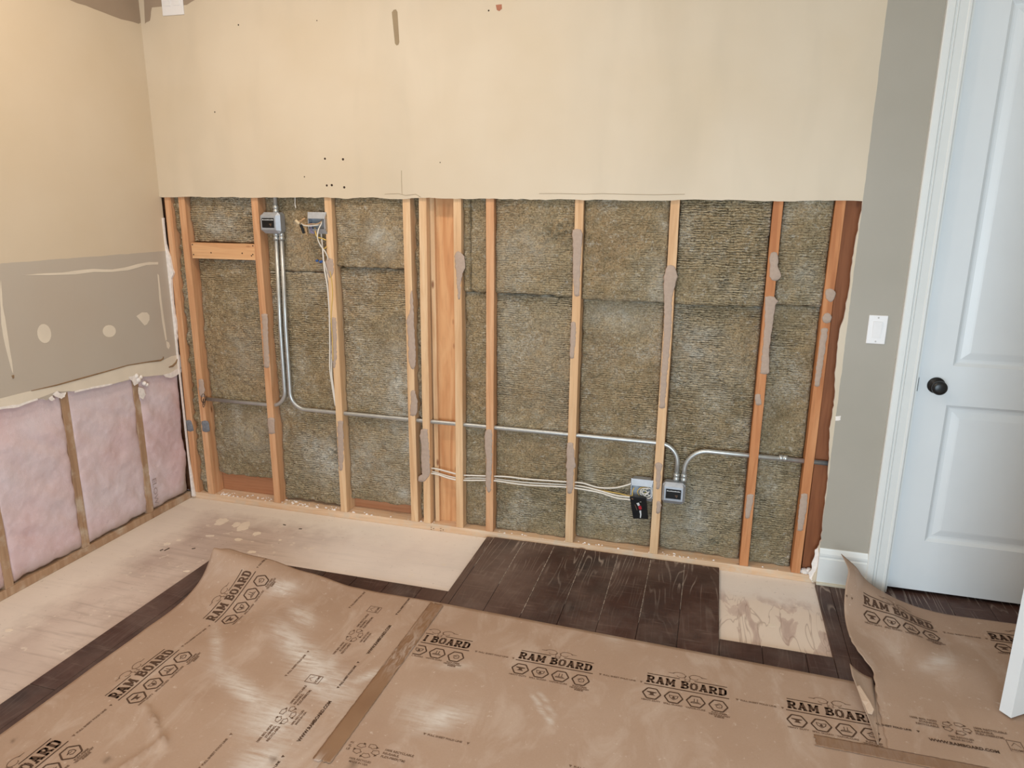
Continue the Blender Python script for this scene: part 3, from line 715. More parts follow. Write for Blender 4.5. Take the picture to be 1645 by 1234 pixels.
for key, xt, xb, mat, lab in STUDS:
    mb = stud_mesh(xt, xb); o = mb.build('wall_stud', mat, None, False, .0015); stud[key] = tag(o, lab, 'stud', 'studs of the opened back wall')
# adhesive smears on the stud faces
def smear(key, rows, mat=M_GLUE, name='adhesive_smear', th=.0013):
    L = []; Rr_ = []
    # densify rows
    dense = []
    for a, b in zip(rows[:-1], rows[1:]):
        k = max(2, int((b[0]-a[0])/3))
        for i in range(k): dense.append([a[j]+(b[j]-a[j])*i/k for j in range(3)])
    dense.append(list(rows[-1])); n = len(dense)
    for i, (py, xa, xb) in enumerate(dense):
        e = 1.0
        ja, jb = random.uniform(-.8, .8), random.uniform(-.8, .8)
        L.append(wy(xa+ja, py, 0)); Rr_.append(wy(xb+jb, py, 0))
    c0 = wy((rows[0][1]+rows[0][2])/2, rows[0][0]-1.5, 0); c1 = wy((rows[-1][1]+rows[-1][2])/2, rows[-1][0]+1.5, 0)
    out = [c0]+L+[c1]+Rr_[::-1]; N = len(out); cen = [ (out[i]) for i in range(N)]
    mid = [c0]+[(a+b)/2 for a, b in zip(L, Rr_)]+[c1]+[(a+b)/2 for a, b in zip(L, Rr_)][::-1]
    mb = MB(); ring0 = [p+Vector((0, .0002, 0)) for p in out]; ring1 = [p.lerp(q, .18)+Vector((0, -th, 0)) for p, q in zip(out, mid)]
    vs = ring0+ring1; fs = [(i, (i+1) % N, N+(i+1) % N, N+i) for i in range(N)]
    for i in range(0, n+1):
        a, b = N+i, N+i+1; c, d = N+(N-i) % N, N+(N-i-1) % N
        f = [a, b, d, c]; f2 = []
        for q in f:
            if q not in f2: f2.append(q)
        if len(f2) > 2: fs.append(tuple(f2))
    fs.append(tuple(range(N)))
    mb.add(vs, fs); o = mb.build(name, mat, stud[key], True)
    return o
smear('s1', [(676,298,307),(684,300,309.5),(692,301,311)], M_GREYBAND, 'grey_paint_band', .001)
smear('s2', [(677,324,335),(685,324,336),(693,325,337)], M_GREYBAND, 'grey_paint_band', .001)
smear('s2', [(610,319,327),(625,319,329),(637,321,328)], M_GLUE)
smear('s3', [(672,430,441),(683,430,442),(696,431,442)])
smear('s3', [(505,420,430),(540,422,431),(590,424,433)])
smear('s4', [(416,524,534),(420,523,536),(435,525,536),(445,528,533)])
smear('s4', [(511,531,540),(540,532,541),(575,533,541),(590,535,538)])
smear('s4', [(677,542,551),(700,542,552),(735,543,552),(755,545,550)])
smear('s5', [(468,660,663),(500,658,665),(515,653,665),(540,655,667),(583,657,668),(592,661,666)])
smear('s5', [(628,660,667),(645,660,671),(662,659,670),(667,659,668)])
smear('s6', [(690,676,687),(700,674,688),(715,676,689),(750,677,691),(762,678,691),(766,672,689),(773,672,683)])
smear('s7', [(405,732,740),(412,730,746),(430,731,748),(437,732,744),(456,734,740),(480,736,739)])
smear('s8', [(691,780,790),(702,778,791),(720,779,791),(740,781,791),(778,780,789),(790,783,788)])
smear('s9', [(369,920,934),(377,918,936),(386,920,935),(440,920,932),(475,922,931)])
smear('s9', [(518,917,925),(540,916,925),(575,915,922)])
smear('s9', [(712,911,921),(720,910,922),(742,910,924),(750,909,926),(753,910,922),(785,910,921),(792,912,918)])
smear('s10', [(427,1071,1083),(436,1068,1087),(444,1066,1089),(462,1066,1084),(480,1067,1080),(540,1066,1078),(600,1062,1072),(655,1059,1068)])
smear('s10', [(744,1053,1062),(748,1052,1064),(756,1054,1062),(785,1054,1060)])
smear('s10', [(806,1055,1061),(812,1055,1063),(824,1054,1060)])
smear('s11', [(406,1238,1249),(415,1235,1251),(428,1237,1250),(436,1236,1254),(444,1236,1256),(450,1240,1251)])
smear('s11', [(477,1229,1244),(484,1228,1251),(490,1229,1246),(519,1228,1242),(560,1225,1236),(600,1221,1236)])
smear('s11', [(634,1213,1222),(650,1213,1223)])
smear('s11', [(795,1200,1211),(812,1198,1209),(824,1197,1206),(832,1197,1204)])
smear('s12', [(465,1327,1339),(472,1325,1344),(479,1327,1341),(484,1331,1338)])
smear('s12', [(504,1324,1334),(510,1321,1337),(518,1322,1334)])
smear('s12', [(528,1319,1330),(540,1318,1329),(580,1312,1323),(620,1308,1317)])
smear('s12', [(794,1287,1297),(812,1284,1297),(830,1282,1294),(852,1281,1290)])
# nail heads and pen mark
mb = MB(); 
ring = [wy(327+5*math.cos(t_*.5)*(1-.04*t_), 636+9*math.sin(t_*.5)+t_*.6, -.0008) for t_ in range(0, 26)]
mb.tube(ring, .0018, 5); mb.build('pen_mark', M_NAIL, stud['s2'])

# blocking between studs 2 and 3
bz0, bz1 = 1.335, 1.415
mb = MB(); mb.box(-1.3355, -.9585, .001, .039, bz0, bz1)
blk = tag(mb.build('blocking', M_BLOCK, None, False, .0015), 'short horizontal pine block nailed between two studs at the upper left', 'wood block')
mb = MB()
for a, b in [(309,393),(311,409),(339,406),(389,407),(406,395),(406,409),(404,411)]:
    mb = MB(); p = wy(a, b, .0008); mb.lathe(p+Vector((0, .001, 0)), (0, -1, 0), [(0, .004), (.0015, .0035)], 8)
    mb.build('nail', M_NAIL, blk)

# wide board between studs 6 and 7
x6, x7 = stud['s6'], stud['s7']
mb = MB(); mb.box(.0 -.022, .1035, .060, .089, ZP, ZT)
tag(mb.build('wide_board', M_BOARD, None, False, .001), 'wide knotty orange pine board set back between two pale studs', 'board')
mb = MB(); mb.box(-.0245, -.0225+.020, .038, .059, ZP, ZT)
tag(mb.build('filler_strip', M_STUD_P, None, False, .001), 'thin pine strip against the left edge of the wide knotty board', 'board')
# red-brown board at the right end of the framing
mb = MB(); mb.box(1.752, 1.90, .038, .070, ZP, ZT)
tag(mb.build('filler_board', M_BROWNZ, None, False, .001), 'dark red-brown board set back behind the torn grey drywall edge', 'board')
# bottom plates
mb = MB(); mb.box(-1.4997, 1.83, .001, .089, -.0148, ZP-.0002)
tag(mb.build('bottom_plate', M_PLATE, None, False, .002), 'dusty pine bottom plate along the floor of the opened back wall', 'lumber plate')

# ------------------------------------------------------------------ mineral wool
DUST = [(-.95,.62,.12,.35,.0),(-.62,.28,.16,.13,1.0),(-.73,.36,.10,.06,.9),(-.21,.68,.10,.25,.9),(-.17,.45,.05,.12,1.0),(-.20,.15,.04,.05,.9),(-.40,.35,.15,.12,.6),(-.28,.22,.12,.1,.5),
        (-.27,1.45,.09,.09,.7),(-1.16,1.51,.11,.07,.7),(-1.1,.86,.1,.15,.35),(.36,1.05,.05,.35,.45),(.36,1.42,.06,.12,.4),(.86,1.13,.14,.07,.6),(1.04,1.28,.04,.12,.7),(1.22,1.02,.12,.09,.75),(1.25,.90,.10,.1,.4),
        (1.27,.20,.07,.16,.75),(1.2,.12,.14,.1,.4),(.77,.27,.03,.2,.5),(1.63,1.35,.05,.05,.55),(-.75,1.3,.1,.2,.2),(.45,1.42,.12,.1,.45),(1.13,.42,.05,.1,.0),(-1.1,.38,.16,.12,.35),(.55,.9,.15,.3,.25),(1.33,.28,.05,.14,.4),(.95,.2,.1,.08,.3)]
RUFF = [(-1.02,1.52,.05,.10),(-.58,.32,.04,.10),(-.15,1.5,.03,.1),(1.42,.8,.03,.12),(.33,.2,.04,.1),(1.36,.10,.08,.03),(-.62,1.38,.04,.03),(.6,1.5,.1,.06),(1.44,.97,.02,.05)]
def wool_batt(x0, x1, z0, z1, ybase, label, seed, bulge=.010, stripe=1.0, rough=1.0, tear=0.0, taper_bot=0.0, x0b=None, x1b=None):
    h = .0065; nx = max(4, int((x1-x0)/h)); nz = max(6, int((z1-z0)/h))
    if x0b is None: x0b = x0
    if x1b is None: x1b = x1
    zz = np.linspace(0, 1, nz+1); uu = np.linspace(0, 1, nx+1)
    U, T = np.meshgrid(uu, zz, indexing='xy')   # rows: z
    # ragged top and bottom edges
    ed = (fbm(uu*(x1-x0)*30, uu*0+seed*3.7, seed, 3)-.5)*.014; ed2 = (fbm(uu*(x1-x0)*30, uu*0+seed*5.1+9, seed+5, 3)-.5)*.014
    Z = (z0+ed[None, :])*(1-T)+(z1+ed2[None, :])*T
    A = x0b+(x0-x0b)*T; B = x1b+(x1-x1b)*T
    er = (fbm(zz*(z1-z0)*25, zz*0+seed, seed+9, 3)-.5)*.007; er2 = (fbm(zz*(z1-z0)*25, zz*0+seed+4, seed+11, 3)-.5)*.007
    Xg = (A+np.maximum(er, 0)[:, None])*(1-U)+(B-np.maximum(er2, 0)[:, None])*U
    dx = np.minimum(Xg-A, B-Xg); dz = np.minimum(Z-Z.min(axis=0), Z.max(axis=0)-Z)
    edge = 1-np.clip(dx/.012, 0, 1); edgez = 1-np.clip(dz/.008, 0, 1)
    Y = ybase - bulge*np.clip(dx/.09, 0, 1)
    Y = Y+.007*edge**2+.008*edgez**2+(fbm(Xg*24, Z*24, seed+25, 3)-.5)*.012*rough
    Y = Y+(fbm(Xg*9, Z*9, seed+20, 4)-.5)*.022*rough+(fbm(Xg*55, Z*55, seed+30, 3)-.5)*.014*rough
    for (cx, cz, rx, rz) in RUFF:
        w_ = np.exp(-((Xg-cx)/rx)**2-((Z-cz)/rz)**2); Y = Y+w_*(fbm(Xg*70, Z*70, seed+40, 3)-.5)*.05+w_*.008
    if tear:
        Y = Y+(np.abs(fbm(Xg*22, Z*14, seed+50, 3)-.5)*2)*tear
    Y = np.minimum(Y, .084); Y = np.maximum(Y, .002)
    front = np.stack([Xg, Y, Z], -1).reshape(-1, 3); nf = len(front)
    W = nx+1; fs = []
    i = np.arange(nz)[:, None]*W+np.arange(nx)[None, :]; q = np.stack([i, i+1, i+1+W, i+W], -1).reshape(-1, 4)
    # back face boundary ring
    b_idx = list(range(0, W))+[W*(k+1)-1 for k in range(1, nz+1)]+[nz*W+k for k in range(nx-1, -1, -1)]+[k*W for k in range(nz-1, 0, -1)]
    back = front[b_idx].copy(); back[:, 1] = .0885
    nb = len(b_idx); side = [(b_idx[k], b_idx[(k+1) % nb], nf+(k+1) % nb, nf+k)[::-1] for k in range(nb)]
    me = bpy.data.meshes.new('wool_batt'); allv = np.concatenate([front, back])
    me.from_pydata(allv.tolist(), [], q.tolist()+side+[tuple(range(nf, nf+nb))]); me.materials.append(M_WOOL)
    me.polygons.foreach_set('use_smooth', [True]*len(me.polygons))
    d = np.zeros(len(allv)); vx, vz = allv[:, 0], allv[:, 2]
    for cx, cz, rx, rz, a in DUST: d = np.maximum(d, a*np.exp(-((vx-cx)/rx)**2-((vz-cz)/rz)**2))
    if z1 < 1.6: d = np.maximum(d, np.exp(-np.maximum(z1-vz, 0)/.007)*np.clip((fbm(vx*6+seed, vx*0, seed+70, 2)-.35)*4, 0, 1))
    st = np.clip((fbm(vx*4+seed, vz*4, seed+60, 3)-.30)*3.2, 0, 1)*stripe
    tint = np.clip((vx+.2)/1.5, 0, 1)*.4+np.clip((.9-vz)/.9, 0, 1)*.5
    for nme, arr in (('dust', d), ('stripe', st), ('tint', np.clip(tint, 0, 1))):
        a_ = me.attributes.new(nme, 'FLOAT', 'POINT'); a_.data.foreach_set('value', arr.astype(np.float32))
    me.update()
    o = bpy.data.objects.new('wool_batt', me); COL.objects.link(o)
    return tag(o, label, 'insulation', 'grey-brown mineral wool batts in the back wall')
def seam(px, py): return wy(px, py, .03).z
g = .004; SW = .019; ZTB = 1.76
S = {'s1': (-1.452, X(315.5,790)), 's2': (X(291,320), X(339,795)), 's3': (-.9387,)*2, 's4': (-.532,)*2, 's5': (-.126,)*2, 's6': (X(679,320), X(686.5,839)), 's7': (X(734.5,320), X(738,846)), 's8': (.2805,)*2, 's9': (.687,)*2, 's10': (1.093,)*2, 's11': (1.4997,)*2, 's12': (1.7306, 1.7234)}
def bay(a, b, z):
    f = (z-.02)/1.62; return (S[a][1]+(S[a][0]-S[a][1])*f+SW+g*.6, S[b][1]+(S[b][0]-S[b][1])*f-SW-g*.6)
def wb(a, b, z0, z1, yb, lab, seed, **kw):
    l0, r0 = bay(a, b, z0); l1, r1 = bay(a, b, z1)
    return wool_batt(l1, r1, z0, z1, yb, lab, seed, x0b=l0, x1b=r0, **kw)
wb('s1','s2', ZP+.002, ZTB, .014, 'narrow crumpled strip of mineral wool in the left corner bay', 1, bulge=.0, tear=.022, stripe=.2, rough=1.6)
wb('s2','s3', bz1+.004, ZTB, .034, 'mineral wool batt above the short wooden block', 2)
wb('s2','s3', .135, bz0-.003, .050, 'mineral wool batt below the short wooden block', 3, stripe=.8)
s_ = seam(500, 438)
wb('s3','s4', s_+.002, ZTB, .050, 'upper mineral wool batt behind the twin conduits', 4, bulge=0.004)
wb('s3','s4', ZP+.012, s_-.002, .050, 'lower mineral wool batt behind the twin conduits', 5, bulge=0.002)
s_ = seam(600, 431)
wb('s4','s5', s_+.002, ZTB, .024, 'upper mineral wool batt right of the loose-wired junction box', 6, stripe=.5)
wb('s4','s5', ZP+.06, s_-.002, .046, 'lower mineral wool batt left of the wide board, crossed by one conduit', 7, bulge=.003, stripe=.8)
wb('s5','s6', ZP+.002, ZTB, .034, 'sliver of torn mineral wool beside the wide knotty board', 8, bulge=0, tear=.045, stripe=.1, rough=1.4)
s_ = seam(762, 470); l, r = bay('s7','s8', 1.5); xm = wy(756, 400, .03).x
wool_batt(l, xm-.001, s_+.002, ZTB, .022, 'left half of the split narrow batt right of the wide board', 9, bulge=.004, stripe=.3)
wool_batt(xm+.001, r, s_+.004, ZTB, .030, 'right half of the split narrow batt right of the wide board', 10, bulge=.004, stripe=.3)
wb('s7','s8', ZP+.002, s_-.002, .044, 'narrow mineral wool batt under the split one, crossed by conduit and cables', 11, bulge=.001, stripe=.5)
s_ = seam(860, 474)
wb('s8','s9', s_+.002, ZTB, .022, 'upper mineral wool batt in the bay left of the middle stud', 12, stripe=.6)
wb('s8','s9', ZP+.002, s_-.002, .044, 'lower mineral wool batt in the bay where three white cables start to sag', 13, bulge=.001)
s_ = seam(1000, 484)
wb('s9','s10', s_+.002, ZTB, .022, 'upper mineral wool batt above the open junction box bay', 14, stripe=.7)
wb('s9','s10', ZP+.002, s_-.002, .060, 'lower mineral wool batt behind the open junction box and black cover plate', 15, bulge=.001)
s_ = seam(1150, 491)
wb('s10','s11', s_+.002, ZTB, .020, 'upper ribbed mineral wool batt in the widest clean bay at right', 16, stripe=1.3)
wb('s10','s11', ZP+.002, s_-.002, .062, 'lower ribbed mineral wool batt behind the closed junction box', 17, bulge=.001, stripe=1.2)
s_ = seam(1280, 492)
wb('s11','s12', s_+.002, ZTB, .022, 'upper mineral wool batt in the last narrow bay at right', 18)
wb('s11','s12', ZP+.002, s_-.002, .054, 'lower mineral wool batt in the last narrow bay at right', 19, bulge=.001)

# crumbs on the plate
mb = MB(); rr = random.Random(5)
for k in range(150):
    if k < 70: x = rr.uniform(-1.33, -.55); y = rr.uniform(.004, .05)
    elif k < 100: x = rr.choice([-.50, -.90, -.14, -1.33, .72, 1.13])+rr.uniform(0, .12); y = rr.uniform(.004, .03)
    else: x = rr.uniform(-1.4, 1.75); y = rr.uniform(.003, .016)
    s2 = rr.uniform(.0015, .006)*(1.5 if k % 13 == 0 else 1)
    v = [Vector((x+rr.uniform(-1, 1)*s2, y+rr.uniform(-1, 1)*s2*.6, ZP+(0 if j < 4 else s2*rr.uniform(.5, 1.2)))) for j in range(8)]
    a = [(x-s2, y-s2*.7, ZP), (x+s2, y-s2*.7, ZP), (x+s2, y+s2*.7, ZP), (x-s2, y+s2*.7, ZP)]
    b = [(p[0]*.5+x*.5+rr.uniform(-.3, .3)*s2, p[1]*.5+y*.5, ZP+s2*rr.uniform(.5, 1)) for p in a]
    mb.add(a+b, [(0,3,2,1),(4,5,6,7),(0,1,5,4),(1,2,6,5),(2,3,7,6),(3,0,4,7)])
tag(mb.build('plaster_crumbs', M_GYP), 'white plaster crumbs scattered along the bottom plate', 'debris', kind='stuff')
# rubble at the right end
mb = MB()
for a, b, s2 in [(1292,918,.018),(1300,916,.014),(1288,922,.012),(1297,924,.012)]:
    p = wy(a, b, .018); p.z = max(p.z, ZP+s2*.3)
    mb.lathe(p, (.2, -.3, 1), [(-s2*.3, s2*.8), (0, s2), (s2*.5, s2*.8), (s2*.7, s2*.3)], 7)
tag(mb.build('plaster_chunk', M_GYP), 'broken plaster chunk on the plate beside the baseboard end', 'debris')

# ------------------------------------------------------------------ left wall framing and pink batts
LX = XL-DW
ls = [(-1.102,), (-.712,), (-.302,)]
labs = ['left wall stud nearest the camera, at the edge of the photo', 'left wall stud between the two large pink batts', 'left wall stud beside the smaller corner pink batt']
for (yc,), lab in zip(ls, labs):
    mb = MB(); mb.box(LX-.089, LX, yc-.019, yc+.019, ZP, ZT); tag(mb.build('wall_stud', M_LSTUD, None, False, .0015), lab, 'stud', 'studs of the left wall')
mb = MB(); mb.box(LX-.089, LX, y_end, -.001, -.0148, ZP-.0002); tag(mb.build('bottom_plate', M_LSTUD, None, False, .002), 'dusty bottom plate under the pink insulation on the left wall', 'lumber plate')
def pink_batt(y0, y1, z0, z1, lab, seed, text=False):
    h = .008; ny = int((y1-y0)/h); nz = int((z1-z0)/h)
    vv = np.linspace(0, 1, ny+1); zz = np.linspace(0, 1, nz+1); V, T = np.meshgrid(vv, zz, indexing='xy')
    e1 = (fbm(zz*(z1-z0)*9, zz*0+seed, seed, 4)-.5)*.028; e2 = (fbm(zz*(z1-z0)*9, zz*0+seed+3, seed+1, 4)-.5)*.028
    Yg = (y0+e1[:, None])*(1-V)+(y1+e2[:, None])*V; eb = (fbm(vv*(y1-y0)*14, vv*0+seed, seed+2, 3)-.5)*.02
    Z = (z0+eb[None, :])*(1-T)+z1*T
    dy = np.minimum(V, 1-V)*(y1-y0); db = T*(z1-z0)
    Xg = LX-.010+.016*(1-np.exp(-dy/.012))*(1-.7*np.exp(-db/.03))-.001
    Xg = Xg+(fbm(Yg*5, Z*5, seed+5, 3)-.5)*.020+(fbm(Yg*12+Z*8, Z*12-Yg*6, seed+6, 3)-.5)*.009+(fbm(Yg*60, Z*60, seed+7, 3)-.5)*.003
    # soft diagonal folds
    Xg = Xg+.0035*np.sin((Yg*.8+Z)*38+4*fbm(Yg*6, Z*6, seed+8, 2))*np.clip(dy/.05, 0, 1)
    Xg = np.where(Z > .70, np.minimum(Xg, LX-.002), Xg)
    lim = np.clip((Z-.62)/.08, 0, 1); Xg = Xg*(1-lim)+np.minimum(Xg, LX-.001)*lim
    front = np.stack([Xg, Yg, Z], -1).reshape(-1, 3); nf = len(front); W = ny+1
    i = np.arange(nz)[:, None]*W+np.arange(ny)[None, :]; q = np.stack([i, i+1, i+1+W, i+W], -1).reshape(-1, 4)
    b_idx = list(range(0, W))+[W*(k+1)-1 for k in range(1, nz+1)]+[nz*W+k for k in range(ny-1, -1, -1)]+[k*W for k in range(nz-1, 0, -1)]
    back = front[b_idx].copy(); back[:, 0] = LX-.088; back[:, 1] = np.clip(back[:, 1], y0+.012, y1-.012); nb = len(b_idx)
    side = [(b_idx[k], b_idx[(k+1) % nb], nf+(k+1) % nb, nf+k)[::-1] for k in range(nb)]
    me = bpy.data.meshes.new('pink_batt'); allv = np.concatenate([front, back])
    me.from_pydata(allv.tolist(), [], q.tolist()+side+[tuple(range(nf, nf+nb))]); me.materials.append(M_PINK)
    me.polygons.foreach_set('use_smooth', [True]*len(me.polygons))
    dirt = np.exp(-(allv[:, 2]-z0)/.035)*.8+ (np.exp(-((allv[:, 1]+.02)/.04)**2)*np.exp(-((allv[:, 2]-.1)/.15)**2))*.8
    a_ = me.attributes.new('dirt', 'FLOAT', 'POINT'); a_.data.foreach_set('value', np.clip(dirt, 0, 1).astype(np.float32)); me.update()
    o = bpy.data.objects.new('pink_batt', me); COL.objects.link(o)
    return tag(o, lab, 'insulation', 'pink insulation batts in the left wall')
pk = pink_batt(-.294, -.010, ZP+.012, 1.15, 'small pink insulation batt nearest the room corner', 31)
pink_batt(-.698, -.309, ZP+.012, 1.15, 'middle pink insulation batt on the left wall', 32)
pink_batt(-1.091, -.725, ZP+.012, 1.15, 'large pink insulation batt at the left, second from the photo edge', 33)
pink_batt(-1.55, -1.112, ZP+.012, 1.15, 'pink insulation batt cut off by the left photo edge', 34)

# ------------------------------------------------------------------ conduits and boxes
def fillet(pts, r, seg=10):
    P_ = [Vector(p) for p in pts]; out = [P_[0]]
    for a, b, c in zip(P_[:-2], P_[1:-1], P_[2:]):
        u = (a-b).normalized(); v = (c-b).normalized(); th = u.angle(v); t_ = r/math.tan(th/2)
        t_ = min(t_, (a-b).length*.95, (c-b).length*.95); rr_ = t_*math.tan(th/2)
        cen = b+(u+v).normalized()*(rr_/math.sin(th/2)); p0 = b+u*t_; p1 = b+v*t_
        e0 = (p0-cen).normalized(); e1 = (p1-cen).normalized(); om = e0.angle(e1)
        for k in range(seg+1):
            s = k/seg; out.append(cen+(e0*math.sin((1-s)*om)+e1*math.sin(s*om))/math.sin(om)*rr_)
    out.append(P_[-1]); return out
CY = .022; CR = .0108
def pw(px, py, y=CY): return wy(px, py, y)
b1 = wy(433, 358, 0); b1x, b1z = (-.902-.791)/2+.0, 1.521
zc = pw(385, 646).z
cA = [Vector((b1x-.015, CY, 1.468)), Vector((pw(454, 560).x-.002, CY, pw(454,560).z)), Vector((pw(456,600).x, CY, zc)), Vector((pw(333, 643).x, CY, zc+.004))]
def conduit(path, lab, r=.10, couplings=()):
    root = empty('metal_conduit', path[0]); tag(root, lab, 'conduit')
    F_ = fillet(path, r, 12); mb = MB(); mb.tube(F_, CR, 14); keep(mb.build('pipe', M_EMT, None, True), root)
    for (p, d, nm) in couplings:
        p = Vector(p); d = Vector(d).normalized(); mb = MB()
        mb.lathe(p-d*.018, d, [(0, CR*1.02), (.001, CR*1.35), (.014, CR*1.35), (.016, CR*1.15), (.020, CR*1.15), (.022, CR*1.35), (.035, CR*1.35), (.036, CR*1.02)], 14)
        keep(mb.build(nm, M_EMT, None, True), root)
    return root
conduit([Vector((b1x+.012, CY, ZT-.02)), Vector((b1x+.012, CY, 1.58))], 'short steel conduit entering the top of the upper left junction box', couplings=[((b1x+.012, CY, 1.586), (0, 0, 1), 'connector')])
xa = pw(455.6, 600).x; conduit([Vector((b1x+.004, CY, 1.468)), Vector((xa, CY, 1.0)), Vector((xa, CY, zc)), Vector((pw(333,643).x, CY, zc))], 'left one of the twin conduits, bending left at its foot', .085,
        [((b1x+.004, CY, 1.455), (0, 0, 1), 'connector')])
zl = (pw(600, 668).z+pw(850, 692).z+pw(1000, 707).z)/3
xb_ = pw(464, 600).x; x4a = pw(1087, 760).x; x4b = pw(1097, 770).x
conduit([Vector((b1x+.034, CY, 1.468)), Vector((xb_+.001, CY, 1.0)), Vector((xb_, CY, zl)), Vector((x4a, CY, zl)), Vector((x4a, CY, .405))], 'long steel conduit from the upper left box across the studs to the lower right box', .085,
        [((b1x+.034, CY, 1.455), (0, 0, 1), 'connector'), ((x4a, CY, .412), (0, 0, 1), 'connector')])
zr = (pw(1180, 730).z+pw(1300, 740).z)/2
conduit([Vector((x4b+.004, CY, .405)), Vector((x4b+.004, CY, zr)), Vector((1.86, CY, zr-.002))], 'short steel conduit from the lower right box to the torn drywall at right', .10,
        [((x4b+.004, CY, .412), (0, 0, 1), 'connector'), (pw(1258, 736), (1, 0, 0), 'coupling')])
mb = MB(); mb.lathe((x4b-.004, CY-.012, .472), (0, -1, 0), [(0, .004), (.002, .003)], 8)

def steel_box(cx, cz, lab, ring=True, device=True, w_=.102, depth=.038, y0=-.004, dev_off=0.0):
    root = empty('junction_box', (cx, y0, cz)); tag(root, lab, 'junction box')
    hw_ = w_/2; c = .012; y1 = y0+depth
    octo = [(-hw_+c, -hw_), (hw_-c, -hw_), (hw_, -hw_+c), (hw_, hw_-c), (hw_-c, hw_), (-hw_+c, hw_), (-hw_, hw_-c), (-hw_, -hw_+c)]
    mb = MB(); t_ = .0022; inn = [(a*(1-t_/hw_), b*(1-t_/hw_)) for a, b in octo]
    for k in range(8):
        a, b = octo[k], octo[(k+1) % 8]; ai, bi = inn[k], inn[(k+1) % 8]
        mb.add([(cx+a[0], y0, cz+a[1]), (cx+b[0], y0, cz+b[1]), (cx+b[0], y1, cz+b[1]), (cx+a[0], y1, cz+a[1]), (cx+ai[0], y0, cz+ai[1]), (cx+bi[0], y0, cz+bi[1]), (cx+bi[0], y1-t_, cz+bi[1]), (cx+ai[0], y1-t_, cz+ai[1])],
               [(0, 1, 2, 3), (4, 7, 6, 5), (0, 4, 5, 1), (2, 6, 7, 3)])
    mb.add([(cx+a, y1, cz+b) for a, b in octo], [tuple(range(8))]); mb.add([(cx+a, y1-t_, cz+b) for a, b in inn], [tuple(range(8))])
    # corner screw ears
    for sx, sz in ((-1, 1), (1, -1)): mb.box(cx+sx*(hw_-.016)-.007, cx+sx*(hw_-.016)+.007, y0+.0004, y0+.002, cz+sz*(hw_-.010)-.006, cz+sz*(hw_-.010)+.006)
    keep(mb.build('box_body', M_BOX), root)
    if ring:
        mb = MB(); ow, oh = .034, .0235
        prev = None
        for pts, y in ((octo, y0-.0005), ([(a*.96, b*.96) for a, b in octo], y0-.002), ([(-ow-.008,-oh-.010),(ow+.008,-oh-.010),(ow+.008,-oh-.010),(ow+.008,oh+.010),(ow+.008,oh+.010),(-ow-.008,oh+.010),(-ow-.008,oh+.010),(-ow-.008,-oh-.010)], y0-.014),
                       ([(-ow,-oh),(ow,-oh),(ow,-oh),(ow,oh),(ow,oh),(-ow,oh),(-ow,oh),(-ow,-oh)], y0-.0145), ([(-ow,-oh),(ow,-oh),(ow,-oh),(ow,oh),(ow,oh),(-ow,oh),(-ow,oh),(-ow,-oh)], y0-.002)):
            cur = [Vector((cx+a+(dev_off if y < y0-.01 else 0), y, cz+b)) for a, b in pts]
            if prev: mb.add(prev+cur, [(k, (k+1) % 8, 8+(k+1) % 8, 8+k) for k in range(8)])
            prev = cur
        rg = keep(mb.build('plaster_ring', M_BOX), root)
        for sx in (-1, 1):
            for sz in (-1, 1):
                mb = MB(); a = Vector((cx+sx*(hw_-.012), y0-.0026, cz+sz*(hw_-.010))); d = Vector((sx*.006, 0, -sz*.005)); 
                mb.tube([a-d, a+d], .0022, 6)
                keep(mb.build('ring_slot', M_DARK), root)
    if device:
        mb = MB(); mb.box(cx-.034+dev_off, cx+.034+dev_off, y0-.017, y0-.003, cz-.0225, cz+.0225); dv = keep(mb.build('device', M_BLKPL, None, False, .002), root)
        mb = MB(); rr_ = random.Random(int(cx*100)); x = cx-.030+dev_off
        while x < cx+.027+dev_off:
            l_ = rr_.uniform(.003, .008); mb.box(x, x+l_, y0-.0176, y0-.0168, cz+.0125, cz+.0165+rr_.uniform(-.001, .001)); x += l_+.0012
        s_ = keep(mb.build('printed_strip', M_WHITEP), root)
        mb = MB(); mb.box(cx+.008+dev_off, cx+.020+dev_off, y0-.0176, y0-.0168, cz-.008, cz-.004); mb.box(cx+.012+dev_off, cx+.018+dev_off, y0-.0176, y0-.0168, cz-.015, cz-.011)
        keep(mb.build('printed_mark', M_INKL), root)
    return root
steel_box(b1x, b1z, 'grey steel box with black device, feeding the twin conduits at upper left', dev_off=-.010)
steel_box(1.1668, .3415, 'grey steel box with black device, right of the stud, under two bent conduits', y0=-.004)
bx2 = steel_box(-.593, 1.524, 'open steel box with loose white and yellow wires at upper left', ring=False, device=False, y0=.0)
bx3 = steel_box(1.022, .338, 'open steel box stuffed with coiled white wires, left of the stud', ring=False, device=False, y0=.0)
def ringface(root, cx, cz, y0, ow, z0, z1):   # top and bottom flanges seen on the open boxes
    mb = MB(); hw_ = .051
    mb.add([(cx-hw_, y0, cz+hw_), (cx+hw_, y0, cz+hw_), (cx+ow, y0-.012, cz+z1), (cx-ow, y0-.012, cz+z1)], [(0, 1, 2, 3)])
    mb.add([(cx-hw_, y0, cz-hw_), (cx+hw_, y0, cz-hw_), (cx+ow, y0-.012, cz+z0), (cx-ow, y0-.012, cz+z0)], [(3, 2, 1, 0)])
    mb.box(cx+ow-.004, cx+ow+.001, y0-.013, y0, cz+z0, cz+z1); mb.box(cx-hw_+.001, cx-hw_+.005, y0-.006, y0, cz+z0, cz+z1)
    o = keep(mb.build('plaster_ring', M_BOX), root); so = o.modifiers.new('s', 'SOLIDIFY'); so.thickness = .0012
